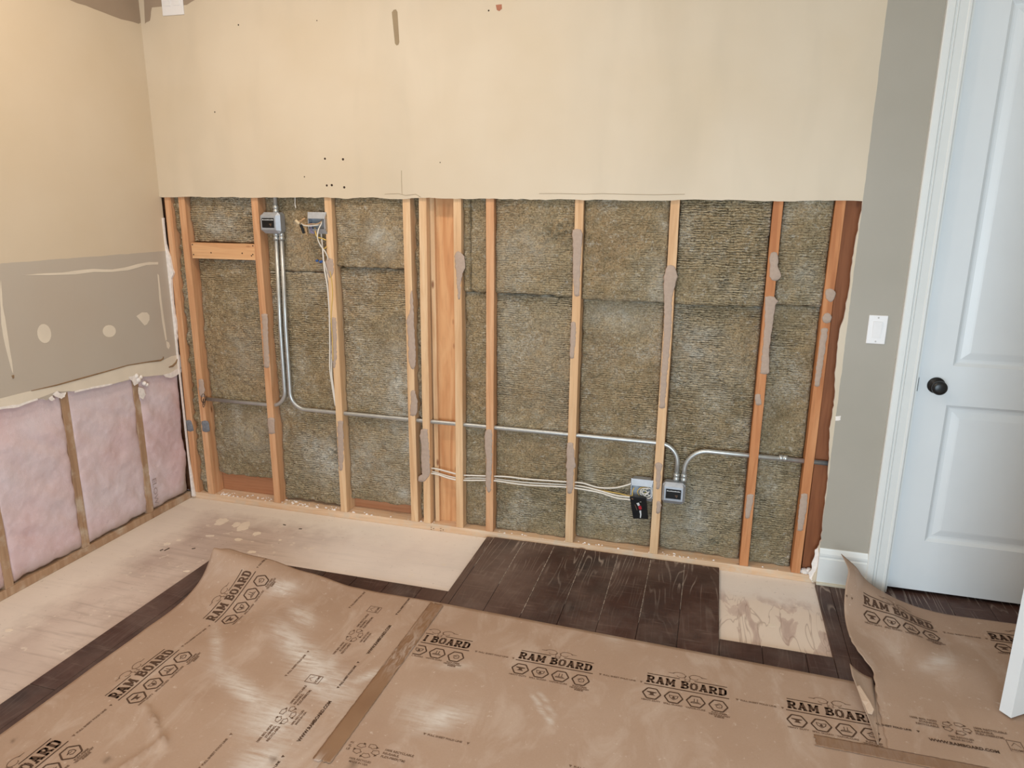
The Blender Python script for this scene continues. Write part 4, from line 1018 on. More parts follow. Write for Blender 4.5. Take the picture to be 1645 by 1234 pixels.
ringface(bx2, -.593, 1.524, 0, .046, -.028, .020); ringface(bx3, 1.022, .338, 0, .046, -.030, .022)
def spl(pts, n=6):
    P_ = [Vector(p) for p in pts]; out = []
    for i in range(len(P_)-1):
        p0 = P_[max(i-1, 0)]; p1 = P_[i]; p2 = P_[i+1]; p3 = P_[min(i+2, len(P_)-1)]
        for k in range(n):
            t_ = k/n; out.append(.5*((2*p1)+(p2-p0)*t_+(2*p0-5*p1+4*p2-p3)*t_*t_+(3*p1-p0-3*p2+p3)*t_**3))
    out.append(P_[-1]); return out
def wire_tube(pts, r, mat, name='wire', root=None, seg=7):
    mb = MB(); mb.tube(spl(pts), r, seg); o = mb.build(name, mat, None, True)
    return keep(o, root) if root else o
def cable(pxs, lab, mat, r=.0035, y=.012, grp=None, flat=False):
    pts = [wy(p[0], p[1], p[2] if len(p) > 2 else y) for p in pxs]
    o = wire_tube(pts, r, mat, 'electrical_cable'); tag(o, lab, 'cable', grp); return o
# wires inside upper box 2
W2 = lambda l, r, mt: wire_tube([wy(*p) for p in l], r, mt, 'wire', bx2)
W2([(518,352,.02),(516,360,-.01),(512,368,-.03),(510,378,-.04),(511,386,-.035),(516,396,-.025),(522,404,-.02),(526,412,-.012),(527,417,-.006)], .0030, M_CABLE)
W2([(517,354,.01),(514,358,-.01),(508,360,-.012),(500,360,-.02),(492,361,-.03),(485,358,-.04),(486,352,-.045),(490,351,-.05),(480,356,-.05),(476,354,-.05)], .0026, M_COPPER)
W2([(514,361,.0),(508,362,-.02),(497,363,-.03),(488,362,-.04),(484,359,-.04)], .0026, M_CABLE)
W2([(506,366,.02),(507,374,-.02),(510,381,-.02),(517,383,-.01),(524,386,-.004)], .0028, M_YELLOW)
W2([(525,396,-.003),(522,399,-.006),(519,399,-.008)], .0026, M_YELLOW)
W2([(500,357,.03),(500,364,.0),(500,372,-.015),(505,375,-.015)], .0035, plain('lilac_cable', rgb(128, 118, 150), .5))
W2([(475,354,-.055),(481,360,-.055)], .0075, plain('wire_nut_tan', rgb(206, 184, 150), .5))
W2([(483,361,-.055),(486,368,-.052),(488,375,-.05)], [.0065]*13, M_BLKPL)
W2([(491,366,-.03),(492,373,-.035),(494,379,-.03)], .0026, M_COPPER)
o = wire_tube([wy(508,419,.02), wy(511,419,.018)], .006, M_BLUE, 'wire_nut'); tag(o, 'blue wire nut on the left below the loose-wired box', 'wire nut', 'blue wire nuts')
o = wire_tube([wy(514,421,.018), wy(518,420,.016)], .0065, M_BLUE, 'wire_nut'); tag(o, 'blue wire nut on the right, touching the white cable', 'wire nut', 'blue wire nuts')
# vertical cables beside stud 4
cable([(516,375,.02),(518,395,.018),(520,420,.014),(522,437,.012),(526,460,.014),(529,500,.014),(530,550,.012),(530,590,.012),(533,615,.010),(537,640,.010),(539,652,.012)], 'white cable hanging straight down the left side of the fourth stud', M_CABLE, .0042, grp='cables beside the fourth stud')
cable([(521,420,.010),(526,440,.008),(532,480,.008),(534,520,.006),(533,560,.006),(533,600,.004),(536,625,.004),(539,648,.006)], 'second white cable, hugging the front of the fourth stud', M_CABLE, .0032, grp='cables beside the fourth stud')
cable([(530,436,-.003),(533,452,-.003),(534,475,-.003),(532,510,-.003),(534,545,-.003),(535,580,-.003)], 'thin yellow cable running down the face of the fourth stud', M_YELLOW, .0022, grp='cables beside the fourth stud')
cable([(474,300,.02),(474,320,.018),(474,327,.018),(475,334,.02)], 'short white cable end poking down between the two upper boxes', M_CABLE, .0026)
# yellow pair in the board bay
cable([(733,440,.03),(733,473,.04),(735,520,.045),(735,560,.045),(738,592,.04),(737,610,.035)], 'thin yellow-green cable down the right side of the wide board', plain('olive_cable', rgb(178, 156, 72), .5), .0022)
# three horizontal cables
GC = 'white cables running through the studs at knee height'
cable([(686,752,.03),(700,753,.02),(720,758,.018),(740,763,.02),(760,764,.018),(790,765,.02),(815,766,.014),(850,770,.012),(908,774,.02),(935,776,.014),(960,783,.010),(985,784,.008),(1005,780,.004),(1019,775,.01)], 'upper white cable sagging into the top of the open lower box', M_CABLE, .0040, grp=GC)
cable([(686,756,.034),(700,759,.028),(720,765,.027),(740,768.5,.03),(762,768,.028),(790,769,.029),(815,772,.025),(850,775.5,.022),(908,779,.028),(935,781.5,.019),(962,788,.008),(990,796,-.004),(1014,799,-.02),(1030,803,-.022)], 'middle white cable ending behind the black cover plate', M_CABLE, .0040, grp=GC)
cable([(686,760,.020),(702,762,.014),(720,768,.012),(740,771.5,.012),(790,772,.012),(820,776,.008),(850,779.5,.006),(908,782.5,.010),(935,786,.006),(965,792,.006),(990,800,-.004),(1012,803,-.02),(1030,806,-.022)], 'lowest white cable ending behind the black cover plate', M_CABLE, .0040, grp=GC)
cable([(930,780,.026),(950,784,.022),(970,788.5,.014),(995,793,.004),(1014,797,-.012),(1016,789,-.012),(1019,783,.0)], 'yellow wire running alongside the white cables to the open lower box', M_YELLOW, .0024)
W3 = lambda l, r, mt: wire_tube([wy(*p) for p in l], r, mt, 'wire', bx3)
for j, (cx, cy, rx, ry) in enumerate([(1036,789,7,4.5),(1040,791,8,7),(1034,792,6,4),(1043,787,5,9)]):
    W3([(cx+rx*math.cos(.8*k+j), cy+ry*math.sin(.8*k+j), -.004-.0015*k+.004*j) for k in range(8)], .0024, M_CABLE)
W3([(1027,796,.01),(1024,790,-.006),(1029,784,-.006),(1036,783,0),(1044,783,.004)], .0022, M_YELLOW)
W3([(1030,789,.01),(1034,786,.0),(1038,790,.0),(1033,793,.004)], .0022, plain('green_wire', rgb(140, 134, 40), .5))
W3([(1046,783,-.002),(1048,792,-.006),(1046,799,-.01),(1040,801,-.02)], .0024, M_CABLE)
# black cover plate dangling
cpx = [wy(1011.5, 798, -.030), wy(1038, 800, -.026), wy(1041.5, 834.5, -.018), wy(1017, 833, -.020)]
nrm = (cpx[1]-cpx[0]).cross(cpx[3]-cpx[0]).normalized(); 
if nrm.y > 0: nrm = -nrm
cv = empty('cover_plate', cpx[0]); tag(cv, 'black device plate with red and white marks dangling from the open box', 'device plate')
mb = MB(); mb.prism(cpx, -nrm*.009); keep(mb.build('plate', M_BLKPL, None, False, .0015), cv)
def cpt(u, v, o_=.0004): 
    a = cpx[0].lerp(cpx[1], u); b = cpx[3].lerp(cpx[2], u); return a.lerp(b, v)+nrm*o_
def cquad(l, mt, nm):
    mb = MB(); mb.prism([cpt(u, v) for u, v in l], nrm*.0004); keep(mb.build(nm, mt), cv)
cquad([(.36,.28),(.52,.24),(.56,.36),(.44,.40)], M_WHITEP, 'white_mark'); cquad([(.46,.40),(.62,.38),(.66,.52),(.54,.58),(.46,.52)], M_RED, 'red_mark')
cquad([(.48,.62),(.60,.60),(.58,.80),(.52,.95),(.46,.95),(.50,.78)], M_WHITEP, 'white_mark'); cquad([(.24,.34),(.27,.34),(.36,.60),(.33,.60)], M_INKL, 'grey_mark')
cquad([(.10,.06),(.20,.07),(.20,.12),(.10,.11)], M_INKL, 'grey_mark')

# ------------------------------------------------------------------ floor boards (printed kraft sheets)
GR = np.array([1866,-161,218,1885,-235,190,1876,-276,150,1868,-318,115,1863,-361,87,1861,-406,67,1861,-454,57,1862,-503,53,1863,-553,50,1865,-603,48,1868,-652,48,1869,-702,45,1867,-750,35,1864,-798,22,1862,-847,11,1862,-896,5,1862,-946,2,1925,-173,174,1925,-222,156,1918,-266,123,1913,-311,93,1910,-356,71,1909,-403,54,1909,-452,43,1910,-501,38,1911,-551,34,1912,-600,32,1914,-650,29,1914,-699,25,1913,-748,17,1912,-797,10,1912,-847,5,1912,-896,3,1912,-946,2,1960,-162,128,1962,-211,117,1960,-258,94,1958,-305,73,1958,-353,57,1958,-401,43,1958,-450,33,1959,-499,26,1959,-549,22,1960,-598,18,1961,-648,14,1961,-698,10,1961,-747,6,1961,-797,4,1962,-846,3,1962,-896,2,1962,-946,2,2002,-155,92,2006,-205,88,2007,-254,76,2007,-303,62,2007,-351,49,2007,-400,38,2008,-449,28,2008,-498,20,2009,-548,14,2009,-597,9,2010,-647,6,2010,-697,4,2011,-746,3,2011,-796,2,2012,-846,2,2012,-896,2,2012,-946,2,2049,-152,65,2053,-202,65,2056,-252,60,2057,-301,52,2057,-350,42,2057,-399,34,2058,-449,26,2058,-498,18,2059,-547,11,2059,-596,6,2060,-646,3,2060,-696,2,2061,-746,2,2061,-796,2,2062,-846,2,2062,-896,2,2062,-945,2,2098,-151,43,2101,-200,43,2104,-250,41,2105,-300,36,2106,-349,30,2107,-398,27,2108,-448,23,2108,-497,18,2109,-546,11,2109,-596,5,2110,-646,3,2110,-696,2,2111,-746,2,2111,-795,2,2112,-845,2,2112,-895,2,2112,-945,2,2148,-150,27,2150,-199,24,2152,-249,22,2153,-298,19,2155,-348,16,2156,-397,17,2157,-447,19,2158,-497,17,2159,-546,12,2160,-596,7,2160,-645,4,2160,-695,2,2161,-745,2,2161,-795,2,2162,-845,2,2162,-895,2,2162,-945,2,2199,-149,15,2200,-198,13,2202,-248,9,2203,-298,6,2204,-347,6,2206,-397,9,2207,-446,14,2208,-496,15,2209,-546,13,2210,-595,9,2210,-645,5,2211,-695,3,2211,-745,2,2211,-795,2,2212,-845,2,2212,-894,2,2212,-944,2,2250,-148,7,2252,-198,7,2253,-247,4,2254,-297,3,2255,-346,3,2256,-396,5,2257,-446,9,2258,-495,12,2259,-545,12,2260,-595,9,2260,-645,6,2261,-694,3,2261,-744,2,2261,-794,2,2262,-844,2,2262,-894,2,2262,-944,2,2301,-148,3,2303,-197,4,2304,-246,3,2304,-296,2,2305,-346,2,2306,-395,3,2307,-445,6,2308,-495,9,2309,-545,10,2310,-594,9,2310,-644,7,2311,-694,4,2311,-744,3,2311,-794,2,2312,-844,2,2312,-894,2,2312,-944,2,2352,-147,2,2353,-196,2,2354,-246,2,2355,-296,2,2356,-345,2,2357,-395,2,2358,-444,4,2358,-494,6,2359,-544,8,2360,-594,8,2360,-644,6,2361,-694,5,2361,-744,3,2362,-794,2,2362,-844,2,2362,-894,2,2362,-944,2,2403,-146,2,2404,-196,2,2405,-246,2,2406,-295,2,2407,-345,2,2407,-394,2,2408,-444,3,2409,-494,4,2409,-544,5,2410,-594,6,2410,-644,5,2411,-693,4,2411,-743,3,2412,-793,2,2412,-843,2,2412,-893,2,2412,-943,2,2454,-145,2,2455,-195,2,2455,-245,2,2456,-294,2,2457,-344,2,2458,-394,2,2458,-443,2,2459,-493,3,2459,-543,3,2460,-593,4,2460,-643,4,2461,-693,3,2461,-743,3,2462,-793,2,2462,-843,2,2462,-893,2,2462,-943,2,2505,-144,2,2505,-194,2,2506,-244,2,2507,-294,2,2508,-343,2,2508,-393,2,2509,-443,2,2509,-493,2,2510,-543,2,2510,-593,2,2510,-643,2,2511,-693,2,2511,-743,2,2512,-793,2,2512,-843,2,2512,-893,2,2512,-943,2,2555,-144,2,2556,-193,2,2556,-243,2,2557,-293,2,2558,-343,2,2558,-393,2,2559,-442,2,2559,-492,2,2560,-542,2,2560,-592,2,2560,-642,2,2561,-692,2,2561,-742,2,2562,-792,2,2562,-843,2,2562,-893,2,2562,-943,2], float).reshape(15, 17, 3)/1000
GL = np.array([-758,-714,123,-745,-755,148,-745,-786,109,-746,-819,72,-746,-858,44,-747,-904,25,-748,-952,13,-749,-1002,6,-750,-1052,3,-751,-1103,3,-752,-1153,4,-752,-1203,3,-753,-1254,2,-754,-1305,2,-755,-1357,2,-756,-1409,2,-755,-1462,2,-754,-1515,2,-708,-699,124,-698,-745,129,-696,-783,106,-695,-818,72,-696,-859,44,-697,-905,27,-698,-954,16,-699,-1003,9,-700,-1053,5,-701,-1103,3,-702,-1154,3,-702,-1204,2,-703,-1255,2,-704,-1305,2,-705,-1356,2,-706,-1408,2,-705,-1459,2,-704,-1509,2,-659,-692,112,-650,-737,119,-646,-780,103,-646,-818,72,-646,-860,46,-647,-906,30,-648,-955,19,-649,-1004,11,-650,-1054,6,-651,-1104,3,-652,-1154,2,-652,-1204,2,-653,-1255,2,-654,-1306,2,-655,-1356,2,-655,-1407,2,-655,-1457,2,-654,-1507,3,-610,-685,101,-601,-731,110,-597,-775,98,-596,-817,72,-596,-861,49,-597,-908,33,-598,-956,21,-599,-1005,10,-600,-1054,5,-601,-1104,2,-602,-1154,2,-602,-1205,2,-603,-1255,2,-604,-1306,3,-605,-1356,3,-605,-1406,2,-605,-1456,2,-604,-1506,2,-560,-677,93,-552,-724,100,-547,-771,91,-546,-816,71,-547,-862,52,-548,-909,35,-548,-957,20,-549,-1005,8,-549,-1055,3,-551,-1105,3,-552,-1155,3,-553,-1205,4,-553,-1255,4,-554,-1306,4,-555,-1356,4,-555,-1406,3,-555,-1456,2,-554,-1506,2,-510,-670,84,-502,-718,88,-498,-767,82,-497,-815,67,-497,-862,50,-498,-909,32,-499,-956,17,-499,-1005,7,-500,-1055,4,-501,-1105,5,-502,-1155,7,-503,-1205,9,-504,-1256,9,-504,-1306,7,-504,-1356,5,-505,-1406,3,-504,-1455,2,-504,-1505,2,-459,-664,69,-454,-713,72,-450,-763,69,-449,-812,57,-449,-859,42,-449,-907,26,-449,-955,14,-449,-1005,9,-450,-1055,9,-451,-1105,11,-452,-1156,14,-453,-1206,14,-454,-1256,12,-454,-1306,9,-454,-1356,6,-454,-1405,3,-454,-1455,2,-454,-1505,2,-409,-661,55,-404,-710,60,-401,-759,57,-400,-808,47,-400,-857,34,-400,-905,23,-400,-955,17,-400,-1005,15,-401,-1055,17,-402,-1106,18,-403,-1156,19,-403,-1206,17,-404,-1256,13,-404,-1306,9,-404,-1356,5,-404,-1405,3,-404,-1455,2,-404,-1505,2,-358,-658,46,-354,-707,51,-352,-757,49,-351,-806,40,-351,-855,31,-350,-905,25,-351,-955,23,-351,-1005,23,-352,-1056,23,-352,-1106,22,-353,-1156,20,-353,-1206,16,-354,-1256,12,-354,-1306,7,-354,-1355,4,-354,-1405,2,-354,-1455,2,-354,-1505,2,-307,-655,39,-304,-705,41,-303,-755,39,-302,-805,34,-301,-855,30,-301,-905,28,-301,-955,27,-302,-1006,26,-302,-1056,24,-303,-1106,21,-303,-1156,17,-304,-1206,12,-304,-1256,8,-304,-1305,5,-304,-1355,3,-304,-1405,2,-304,-1455,2,-304,-1505,2,-255,-654,29,-254,-704,28,-253,-754,26,-252,-804,25,-252,-854,26,-251,-905,26,-252,-955,26,-252,-1006,24,-252,-1056,20,-253,-1106,16,-254,-1156,12,-254,-1205,8,-254,-1255,5,-254,-1305,3,-254,-1355,2,-254,-1405,2,-254,-1455,2,-254,-1505,2,-204,-653,17,-204,-703,14,-204,-753,13,-203,-804,15,-202,-854,18,-202,-905,20,-202,-955,20,-203,-1005,18,-203,-1055,14,-204,-1105,10,-204,-1155,7,-204,-1205,4,-204,-1255,3,-204,-1305,2,-204,-1355,2,-204,-1405,2,-204,-1455,2,-204,-1505,2,-152,-653,8,-153,-703,5,-154,-753,5,-154,-804,7,-153,-854,10,-153,-905,13,-153,-955,12,-154,-1005,10,-154,-1055,8,-154,-1105,5,-154,-1155,4,-154,-1205,3,-154,-1255,2,-154,-1305,2,-154,-1355,2,-154,-1405,2,-154,-1455,2,-154,-1505,2,-100,-653,5,-102,-703,3,-103,-754,2,-104,-804,3,-104,-854,5,-104,-905,6,-104,-955,6,-104,-1005,5,-104,-1055,4,-104,-1105,3,-104,-1155,2,-104,-1205,2,-104,-1255,2,-104,-1305,2,-104,-1355,2,-104,-1405,2,-104,-1455,2,-105,-1505,2,-48,-654,3,-50,-704,3,-52,-755,2,-53,-805,2,-54,-855,2,-54,-905,3,-54,-955,3,-54,-1005,2,-54,-1055,2,-54,-1105,2,-54,-1155,2,-54,-1205,2,-54,-1255,2,-54,-1305,2,-54,-1355,2,-54,-1405,2,-55,-1455,2,-55,-1505,2,4,-656,2,0,-706,2,-2,-756,2,-3,-805,2,-4,-855,2,-4,-905,2,-4,-955,2,-4,-1005,2,-4,-1055,2,-4,-1105,2,-4,-1155,2,-4,-1205,2,-4,-1255,2,-4,-1305,2,-4,-1355,2,-4,-1405,2,-5,-1455,2,-5,-1505,2], float).reshape(16, 18, 3)/1000
def cr_w(t_): return np.array([-.5*t_+t_*t_-.5*t_**3, 1-2.5*t_*t_+1.5*t_**3, .5*t_+2*t_*t_-1.5*t_**3, -.5*t_*t_+.5*t_**3])
def grid_eval(G, x0, y0, u, v, h=.05):
    nu, nv = G.shape[:2]; base = np.array([x0+u, y0-v, .002])
    a, b = u/h, v/h
    if a >= nu-1 or b >= nv-1: return base
    i, j = int(math.floor(max(a, 0))), int(math.floor(max(b, 0))); wa, wb2 = cr_w(a-i), cr_w(b-j); p = np.zeros(3)
    for k in range(4):
        for l_ in range(4):
            ii, jj = i-1+k, j-1+l_
            ii2, jj2 = min(max(ii, 0), nu-1), min(max(jj, 0), nv-1); g_ = G[ii2, jj2]
            if ii < 0: g_ = 2*G[0, jj2]-G[1, jj2]
            if jj < 0: g_ = 2*G[ii2, 0]-G[ii2, 1]
            p += wa[k]*wb2[l_]*g_
    p[2] = max(p[2], .002); return p
def SR(u, v): return grid_eval(GR, 1.862, -.143, u, v)
def SL(u, v): return grid_eval(GL, -.755, -.655, u, v)
def SM(u, v): return np.array([.253+u, -.655-.055*min(u, 1.6)/1.3*(1-min(v, .5)/.5)*.9-v, .0016])
def surf_pt(S_, u, v, off):
    p = S_(u, v); e = .004; du = (S_(u+e, v)-p); dv = (S_(u, v+e)-p); n = np.cross(dv, du); n = n/np.linalg.norm(n)
    if n[2] < 0: n = -n
    return p+n*off
def sheet_obj(name, S_, us, vs, mat, keep_fn=None, lift=0.0, dust=(), stain=(), ul=None):
    nu, nv = len(us), len(vs); um = us[-1]; P_ = np.array([[S_(u if ul is None else ul(v)+(um-ul(v))*u/um, v)+np.array([0, 0, lift]) for v in vs] for u in us]).reshape(-1, 3)
    fs = [(i*nv+j, (i+1)*nv+j, (i+1)*nv+j+1, i*nv+j+1) for i in range(nu-1) for j in range(nv-1) if keep_fn is None or keep_fn((us[i]+us[i+1])/2, (vs[j]+vs[j+1])/2)]
    me = bpy.data.meshes.new(name); me.from_pydata(P_.tolist(), [], fs); me.materials.append(mat); me.polygons.foreach_set('use_smooth', [True]*len(me.polygons))
    d = np.zeros(len(P_)); st = np.zeros(len(P_))
    for (cx, cy, rx, ry, rot, a) in dust:
        X_ = (P_[:, 0]-cx)*math.cos(rot)+(P_[:, 1]-cy)*math.sin(rot); Y_ = -(P_[:, 0]-cx)*math.sin(rot)+(P_[:, 1]-cy)*math.cos(rot)
        d = np.maximum(d, a*np.exp(-(X_/rx)**2-(Y_/ry)**2))
    for (cx, cy, r) in stain: st = np.maximum(st, np.exp(-(((P_[:, 0]-cx)**2+(P_[:, 1]-cy)**2)/r**2)**2))
    for nme, arr in (('dust', d), ('stain', st)):
        a_ = me.attributes.new(nme, 'FLOAT', 'POINT'); a_.data.foreach_set('value', arr.astype(np.float32))
    bm = bmesh.new(); bm.from_mesh(me); bmesh.ops.delete(bm, geom=[v for v in bm.verts if not v.link_faces], context='VERTS')
    bmesh.ops.recalc_face_normals(bm, faces=bm.faces)
    if sum(f.normal.z for f in bm.faces) < 0: bmesh.ops.reverse_faces(bm, faces=bm.faces)
    bm.to_mesh(me); bm.free()
    o = bpy.data.objects.new(name, me); COL.objects.link(o)
    so = o.modifiers.new('thickness', 'SOLIDIFY'); so.thickness = .0012; so.offset = -1
    return o
def D(a, b, c, d_, wd, amt):   # dusty smear from pixel (a,b) to (c,d_) with half width wd metres
    p, q = wz(a, b), wz(c, d_); m_ = (p+q)/2; L = (q-p).length/2; return (m_.x, m_.y, L*.9, wd, math.atan2(q.y-p.y, q.x-p.x), amt)
dust_px = [D(445,1010,545,1110,.05,1.0), D(480,1060,560,1130,.07,.9), D(350,1075,450,1160,.035,.9), D(410,1130,470,1190,.08,.9), D(530,1050,530,1100,.03,.7), D(430,960,480,960,.045,.8), D(470,985,500,1010,.04,.7), D(560,1100,620,1075,.02,.8),
           D(700,1140,720,1170,.09,.9), D(660,1120,690,1170,.06,.5), D(390,1210,450,1234,.08,.8), D(880,1150,885,1165,.008,.9), D(855,1115,880,1160,.006,1.0), D(865,1110,890,1150,.005,.9), D(345,1010,350,1080,.02,.5), D(700,1070,760,1070,.02,.5), D(1480,1080,1530,1060,.03,.5), D(960,1000,1000,1040,.04,.35)]
stain_px = [(wz(172,1222).x, wz(172,1222).y, .013), (wz(440,1221).x, wz(440,1221).y, .013), (wz(566,1231).x, wz(566,1231).y, .015), (wz(22,1190).x, wz(22,1190).y, .008)]
us = [i*.02 for i in range(51)]; vs = [i*.02 for i in range(90)]
# left sheet gets gentle creases in its height
crease = [(wz(238,1135), wz(252,1160)), (wz(252,1160), wz(265,1195)), (wz(265,1195), wz(180,1250))]
def SLc(u, v):
    p = SL(u, v)
    for k, (a, b) in enumerate(crease):
        d_ = b-a; L2 = d_.x**2+d_.y**2; t_ = max(0, min(1, ((p[0]-a.x)*d_.x+(p[1]-a.y)*d_.y)/L2)); q = a+d_*t_
        sd = ((p[0]-a.x)*d_.y-(p[1]-a.y)*d_.x)/math.sqrt(L2); dist = math.hypot(p[0]-q.x, p[1]-q.y)
        if dist < .08: p = p+np.array([0, 0, .013*math.exp(-(dist/.020)**2)*(1 if sd > 0 else .0)])
    return p
us_l = [i*.0125 for i in range(82)]; vs_l = [i*.0125 for i in range(110)]
left_sheet = tag(sheet_obj('floor_board_sheet', SLc, us_l, vs_l, M_KRAFT, dust=dust_px, stain=stain_px), 'brown printed floor protection sheet at left, its far left corner curling up', 'floor protection sheet')
us_m = [i*.02 for i in range(136)]; vs_m = [i*.02 for i in range(52)]
mid_sheet = tag(sheet_obj('floor_board_sheet', SM, us_m, vs_m, M_KRAFT, dust=dust_px, stain=stain_px), 'brown printed floor protection sheet lying flat in the middle foreground', 'floor protection sheet')
def keepR(u, v):
    # torn notch in the left edge
    if v < .50: return u >= .05*max(0, (v-.40)/.10)
    if .50 <= v < .56: return u > .052
    return u > .052-(v-.56)*.14 if v < .93 else True
def ulR(v):
    if v < .36: return 0.0
    if v < .52: return .052*((v-.36)/.16)**1.5+.002*math.sin(v*140)
    return .052-(v-.52)*.05+.002*math.sin(v*120)
us_r = [i*.01 for i in range(114)]; vs_r = [i*.01 for i in range(95)]
def SRf(u, v):
    p = SR(u, v)
    return p
right_sheet = tag(sheet_obj('floor_board_sheet', SRf, us_r, vs_r, M_KRAFT, None, .0022, dust=dust_px, ul=ulR), 'brown printed floor protection sheet at right, curling up against the baseboard', 'floor protection sheet')
# torn flap of the right sheet
inner = [(1403,1090), (1404,1105), (1406,1122), (1407,1140), (1410,1165), (1412,1196)]
tipz = [.052, .050, .046, .030, .015, .006]
outer = [(1365,1066), (1369,1086), (1376,1103), (1386,1132), (1397,1160), (1410,1196)]
n6 = 6; rows_ = []
for k in range(n6):
    a = wz(*inner[k], .0045); b = wz(*outer[k], tipz[k]+.004); rows_.append([a.lerp(b, t_)+Vector((0, 0, -.35*tipz[k]*t_*(1-t_)*2)) for t_ in [i/8 for i in range(9)]])
fine = []
for k in range(n6-1):
    for s in range(4): fine.append([rows_[k][i].lerp(rows_[k+1][i], s/4) for i in range(9)])
fine.append(rows_[-1])
me = bpy.data.meshes.new('torn_flap'); nr = len(fine)
me.from_pydata([tuple(p) for r_ in fine for p in r_], [], [(i*9+j, (i+1)*9+j, (i+1)*9+j+1, i*9+j+1) for i in range(nr-1) for j in range(8)]); me.materials.append(M_KRAFT)
me.polygons.foreach_set('use_smooth', [True]*len(me.polygons)); fl = bpy.data.objects.new('torn_flap', me); COL.objects.link(fl); fl.parent = right_sheet
so = fl.modifiers.new('t', 'SOLIDIFY'); so.thickness = .0012; so.offset = 0
mb = MB(); fp = [wz(1376,1103,.050), wz(1381,1101,.052), (wz(1398,1128,.040)), wz(1404,1140,.030), wz(1401,1148,.020), wz(1394,1146,.024), wz(1384,1125,.040)]
mb.prism(fp, (0, .0, -.001)); mb.build('folded_edge', M_KRAFT_EDGE, right_sheet)

# prints -------------------------------------------------------------
class Ink:
    def __init__(s): s.q = []   # list of polygons (2D)
    def stroke(s, pts, w_, seg=.008):
        if seg == .5: w_ *= 1.22
        for a, b in zip(pts[:-1], pts[1:]):
            ax, ay = a; bx, by = b; L = math.hypot(bx-ax, by-ay)
            if L < 1e-6: continue
            dx, dy = (bx-ax)/L, (by-ay)/L; nx, ny = -dy*w_/2, dx*w_/2; k = max(1, int(L/seg))
            for i in range(k):
                x0, y0 = ax+(bx-ax)*i/k, ay+(by-ay)*i/k; x1, y1 = ax+(bx-ax)*(i+1)/k, ay+(by-ay)*(i+1)/k
                s.q.append([(x0+nx, y0+ny), (x0-nx, y0-ny), (x1-nx, y1-ny), (x1+nx, y1+ny)])
    def poly(s, p): s.q.append(p)
    def xf(s, dx, dy, sc=1.0, rot=0.0):
        o = Ink(); c, n_ = math.cos(rot), math.sin(rot); o.q = [[(dx+sc*(x*c-y*n_), dy+sc*(x*n_+y*c)) for x, y in p] for p in s.q]; return o
    def merge(s, o): s.q += o.q
    def bake(s, name, mapfn, mat, parent):
        mb = MB()
        for p in s.q:
            if any(mapfn(x, y) is None for x, y in p): continue
            mb.add([mapfn(x, y) for x, y in p], [tuple(range(len(p)))])
        if not mb.v: return None
        return mb.build(name, mat, parent, fix=False)
def bezl(l): return l
def glyph(ch):
    k = Ink(); st = lambda p, w_: k.stroke(p, w_, .5)
    if ch in 'RBD':
        st([(.22, 0), (.22, 1)], .26); st([(.0, .08), (.44, .08)], .16); st([(.0, .92), (.44, .92)], .16)
    if ch == 'R': st([(.2,.92),(.66,.92),(.80,.84),(.82,.70),(.78,.56),(.64,.48),(.3,.48)], .16); st([(.76,.86),(.80,.70),(.74,.54)], .22); st([(.52,.48),(.78,.06)], .22); st([(.66,.08),(1.0,.08)], .16); w_ = 1.0
    elif ch == 'B': st([(.2,.92),(.62,.92),(.76,.84),(.78,.72),(.66,.55),(.3,.54)], .16); st([(.3,.52),(.66,.50),(.82,.40),(.84,.24),(.74,.10),(.6,.08),(.2,.08)], .16); st([(.74,.84),(.76,.66)], .2); st([(.80,.42),(.80,.18)], .22); w_ = .95
    elif ch == 'D': st([(.2,.92),(.6,.92),(.78,.82),(.84,.5),(.78,.18),(.6,.08),(.2,.08)], .16); st([(.76,.82),(.82,.5),(.76,.18)], .24); w_ = 1.0
    elif ch == 'O': st([(.30,.92),(.64,.92)], .16); st([(.30,.08),(.64,.08)], .16); st([(.28,.90),(.14,.74),(.14,.26),(.28,.10)], .24); st([(.66,.90),(.80,.74),(.80,.26),(.66,.10)], .24); w_ = .95
    elif ch == 'A': st([(.48,1.0),(.20,.06)], .16); st([(.50,1.0),(.80,.06)], .30); st([(.28,.34),(.7,.34)], .14); st([(0,.07),(.40,.07)], .14); st([(.60,.07),(1.04,.07)], .14); st([(.30,.95),(.6,.95)], .12); w_ = 1.04
    elif ch == 'M': st([(.18,0),(.18,1)], .18); st([(.96,0),(.96,1)], .24); st([(.24,.96),(.56,.20)], .24); st([(.56,.20),(.9,.96)], .14); st([(0,.07),(.36,.07)], .14); st([(.74,.07),(1.16,.07)], .14); st([(0,.93),(.3,.93)], .14); st([(.84,.93),(1.16,.93)], .14); w_ = 1.16
    return k, w_
LOGO_W = .272
def logo():
    k = Ink(); k.stroke([(0, 0), (.112, 0)], .0036); k.stroke([(.162, 0), (LOGO_W, 0)], .0036); k.stroke([(-.006, -.060), (LOGO_W+.006, -.060)], .0042)
    H = .0385; x = .0; y0 = -.0490; total = 0; seq = 'RAM BOARD'
    for c in seq: total += .55 if c == ' ' else glyph(c)[1]+.10
    sx = LOGO_W/(total-.10)
    for c in seq:
        if c == ' ': x += .55*sx; continue
        gk, w_ = glyph(c); o = Ink(); o.q = [[(x+px_*sx, y0+py_*H) for px_, py_ in p] for p in gk.q]; k.merge(o); x += (w_+.10)*sx
    cxs = [.024, .097, .170, .243]
    for i, cx in enumerate(cxs):
        cy = -.1075; a, b = .0305, .0270
        hexp = [(cx-a, cy), (cx-a*.48, cy+b), (cx+a*.48, cy+b), (cx+a, cy), (cx+a*.48, cy-b), (cx-a*.48, cy-b), (cx-a, cy)]; k.stroke(hexp, .0052)
    return k
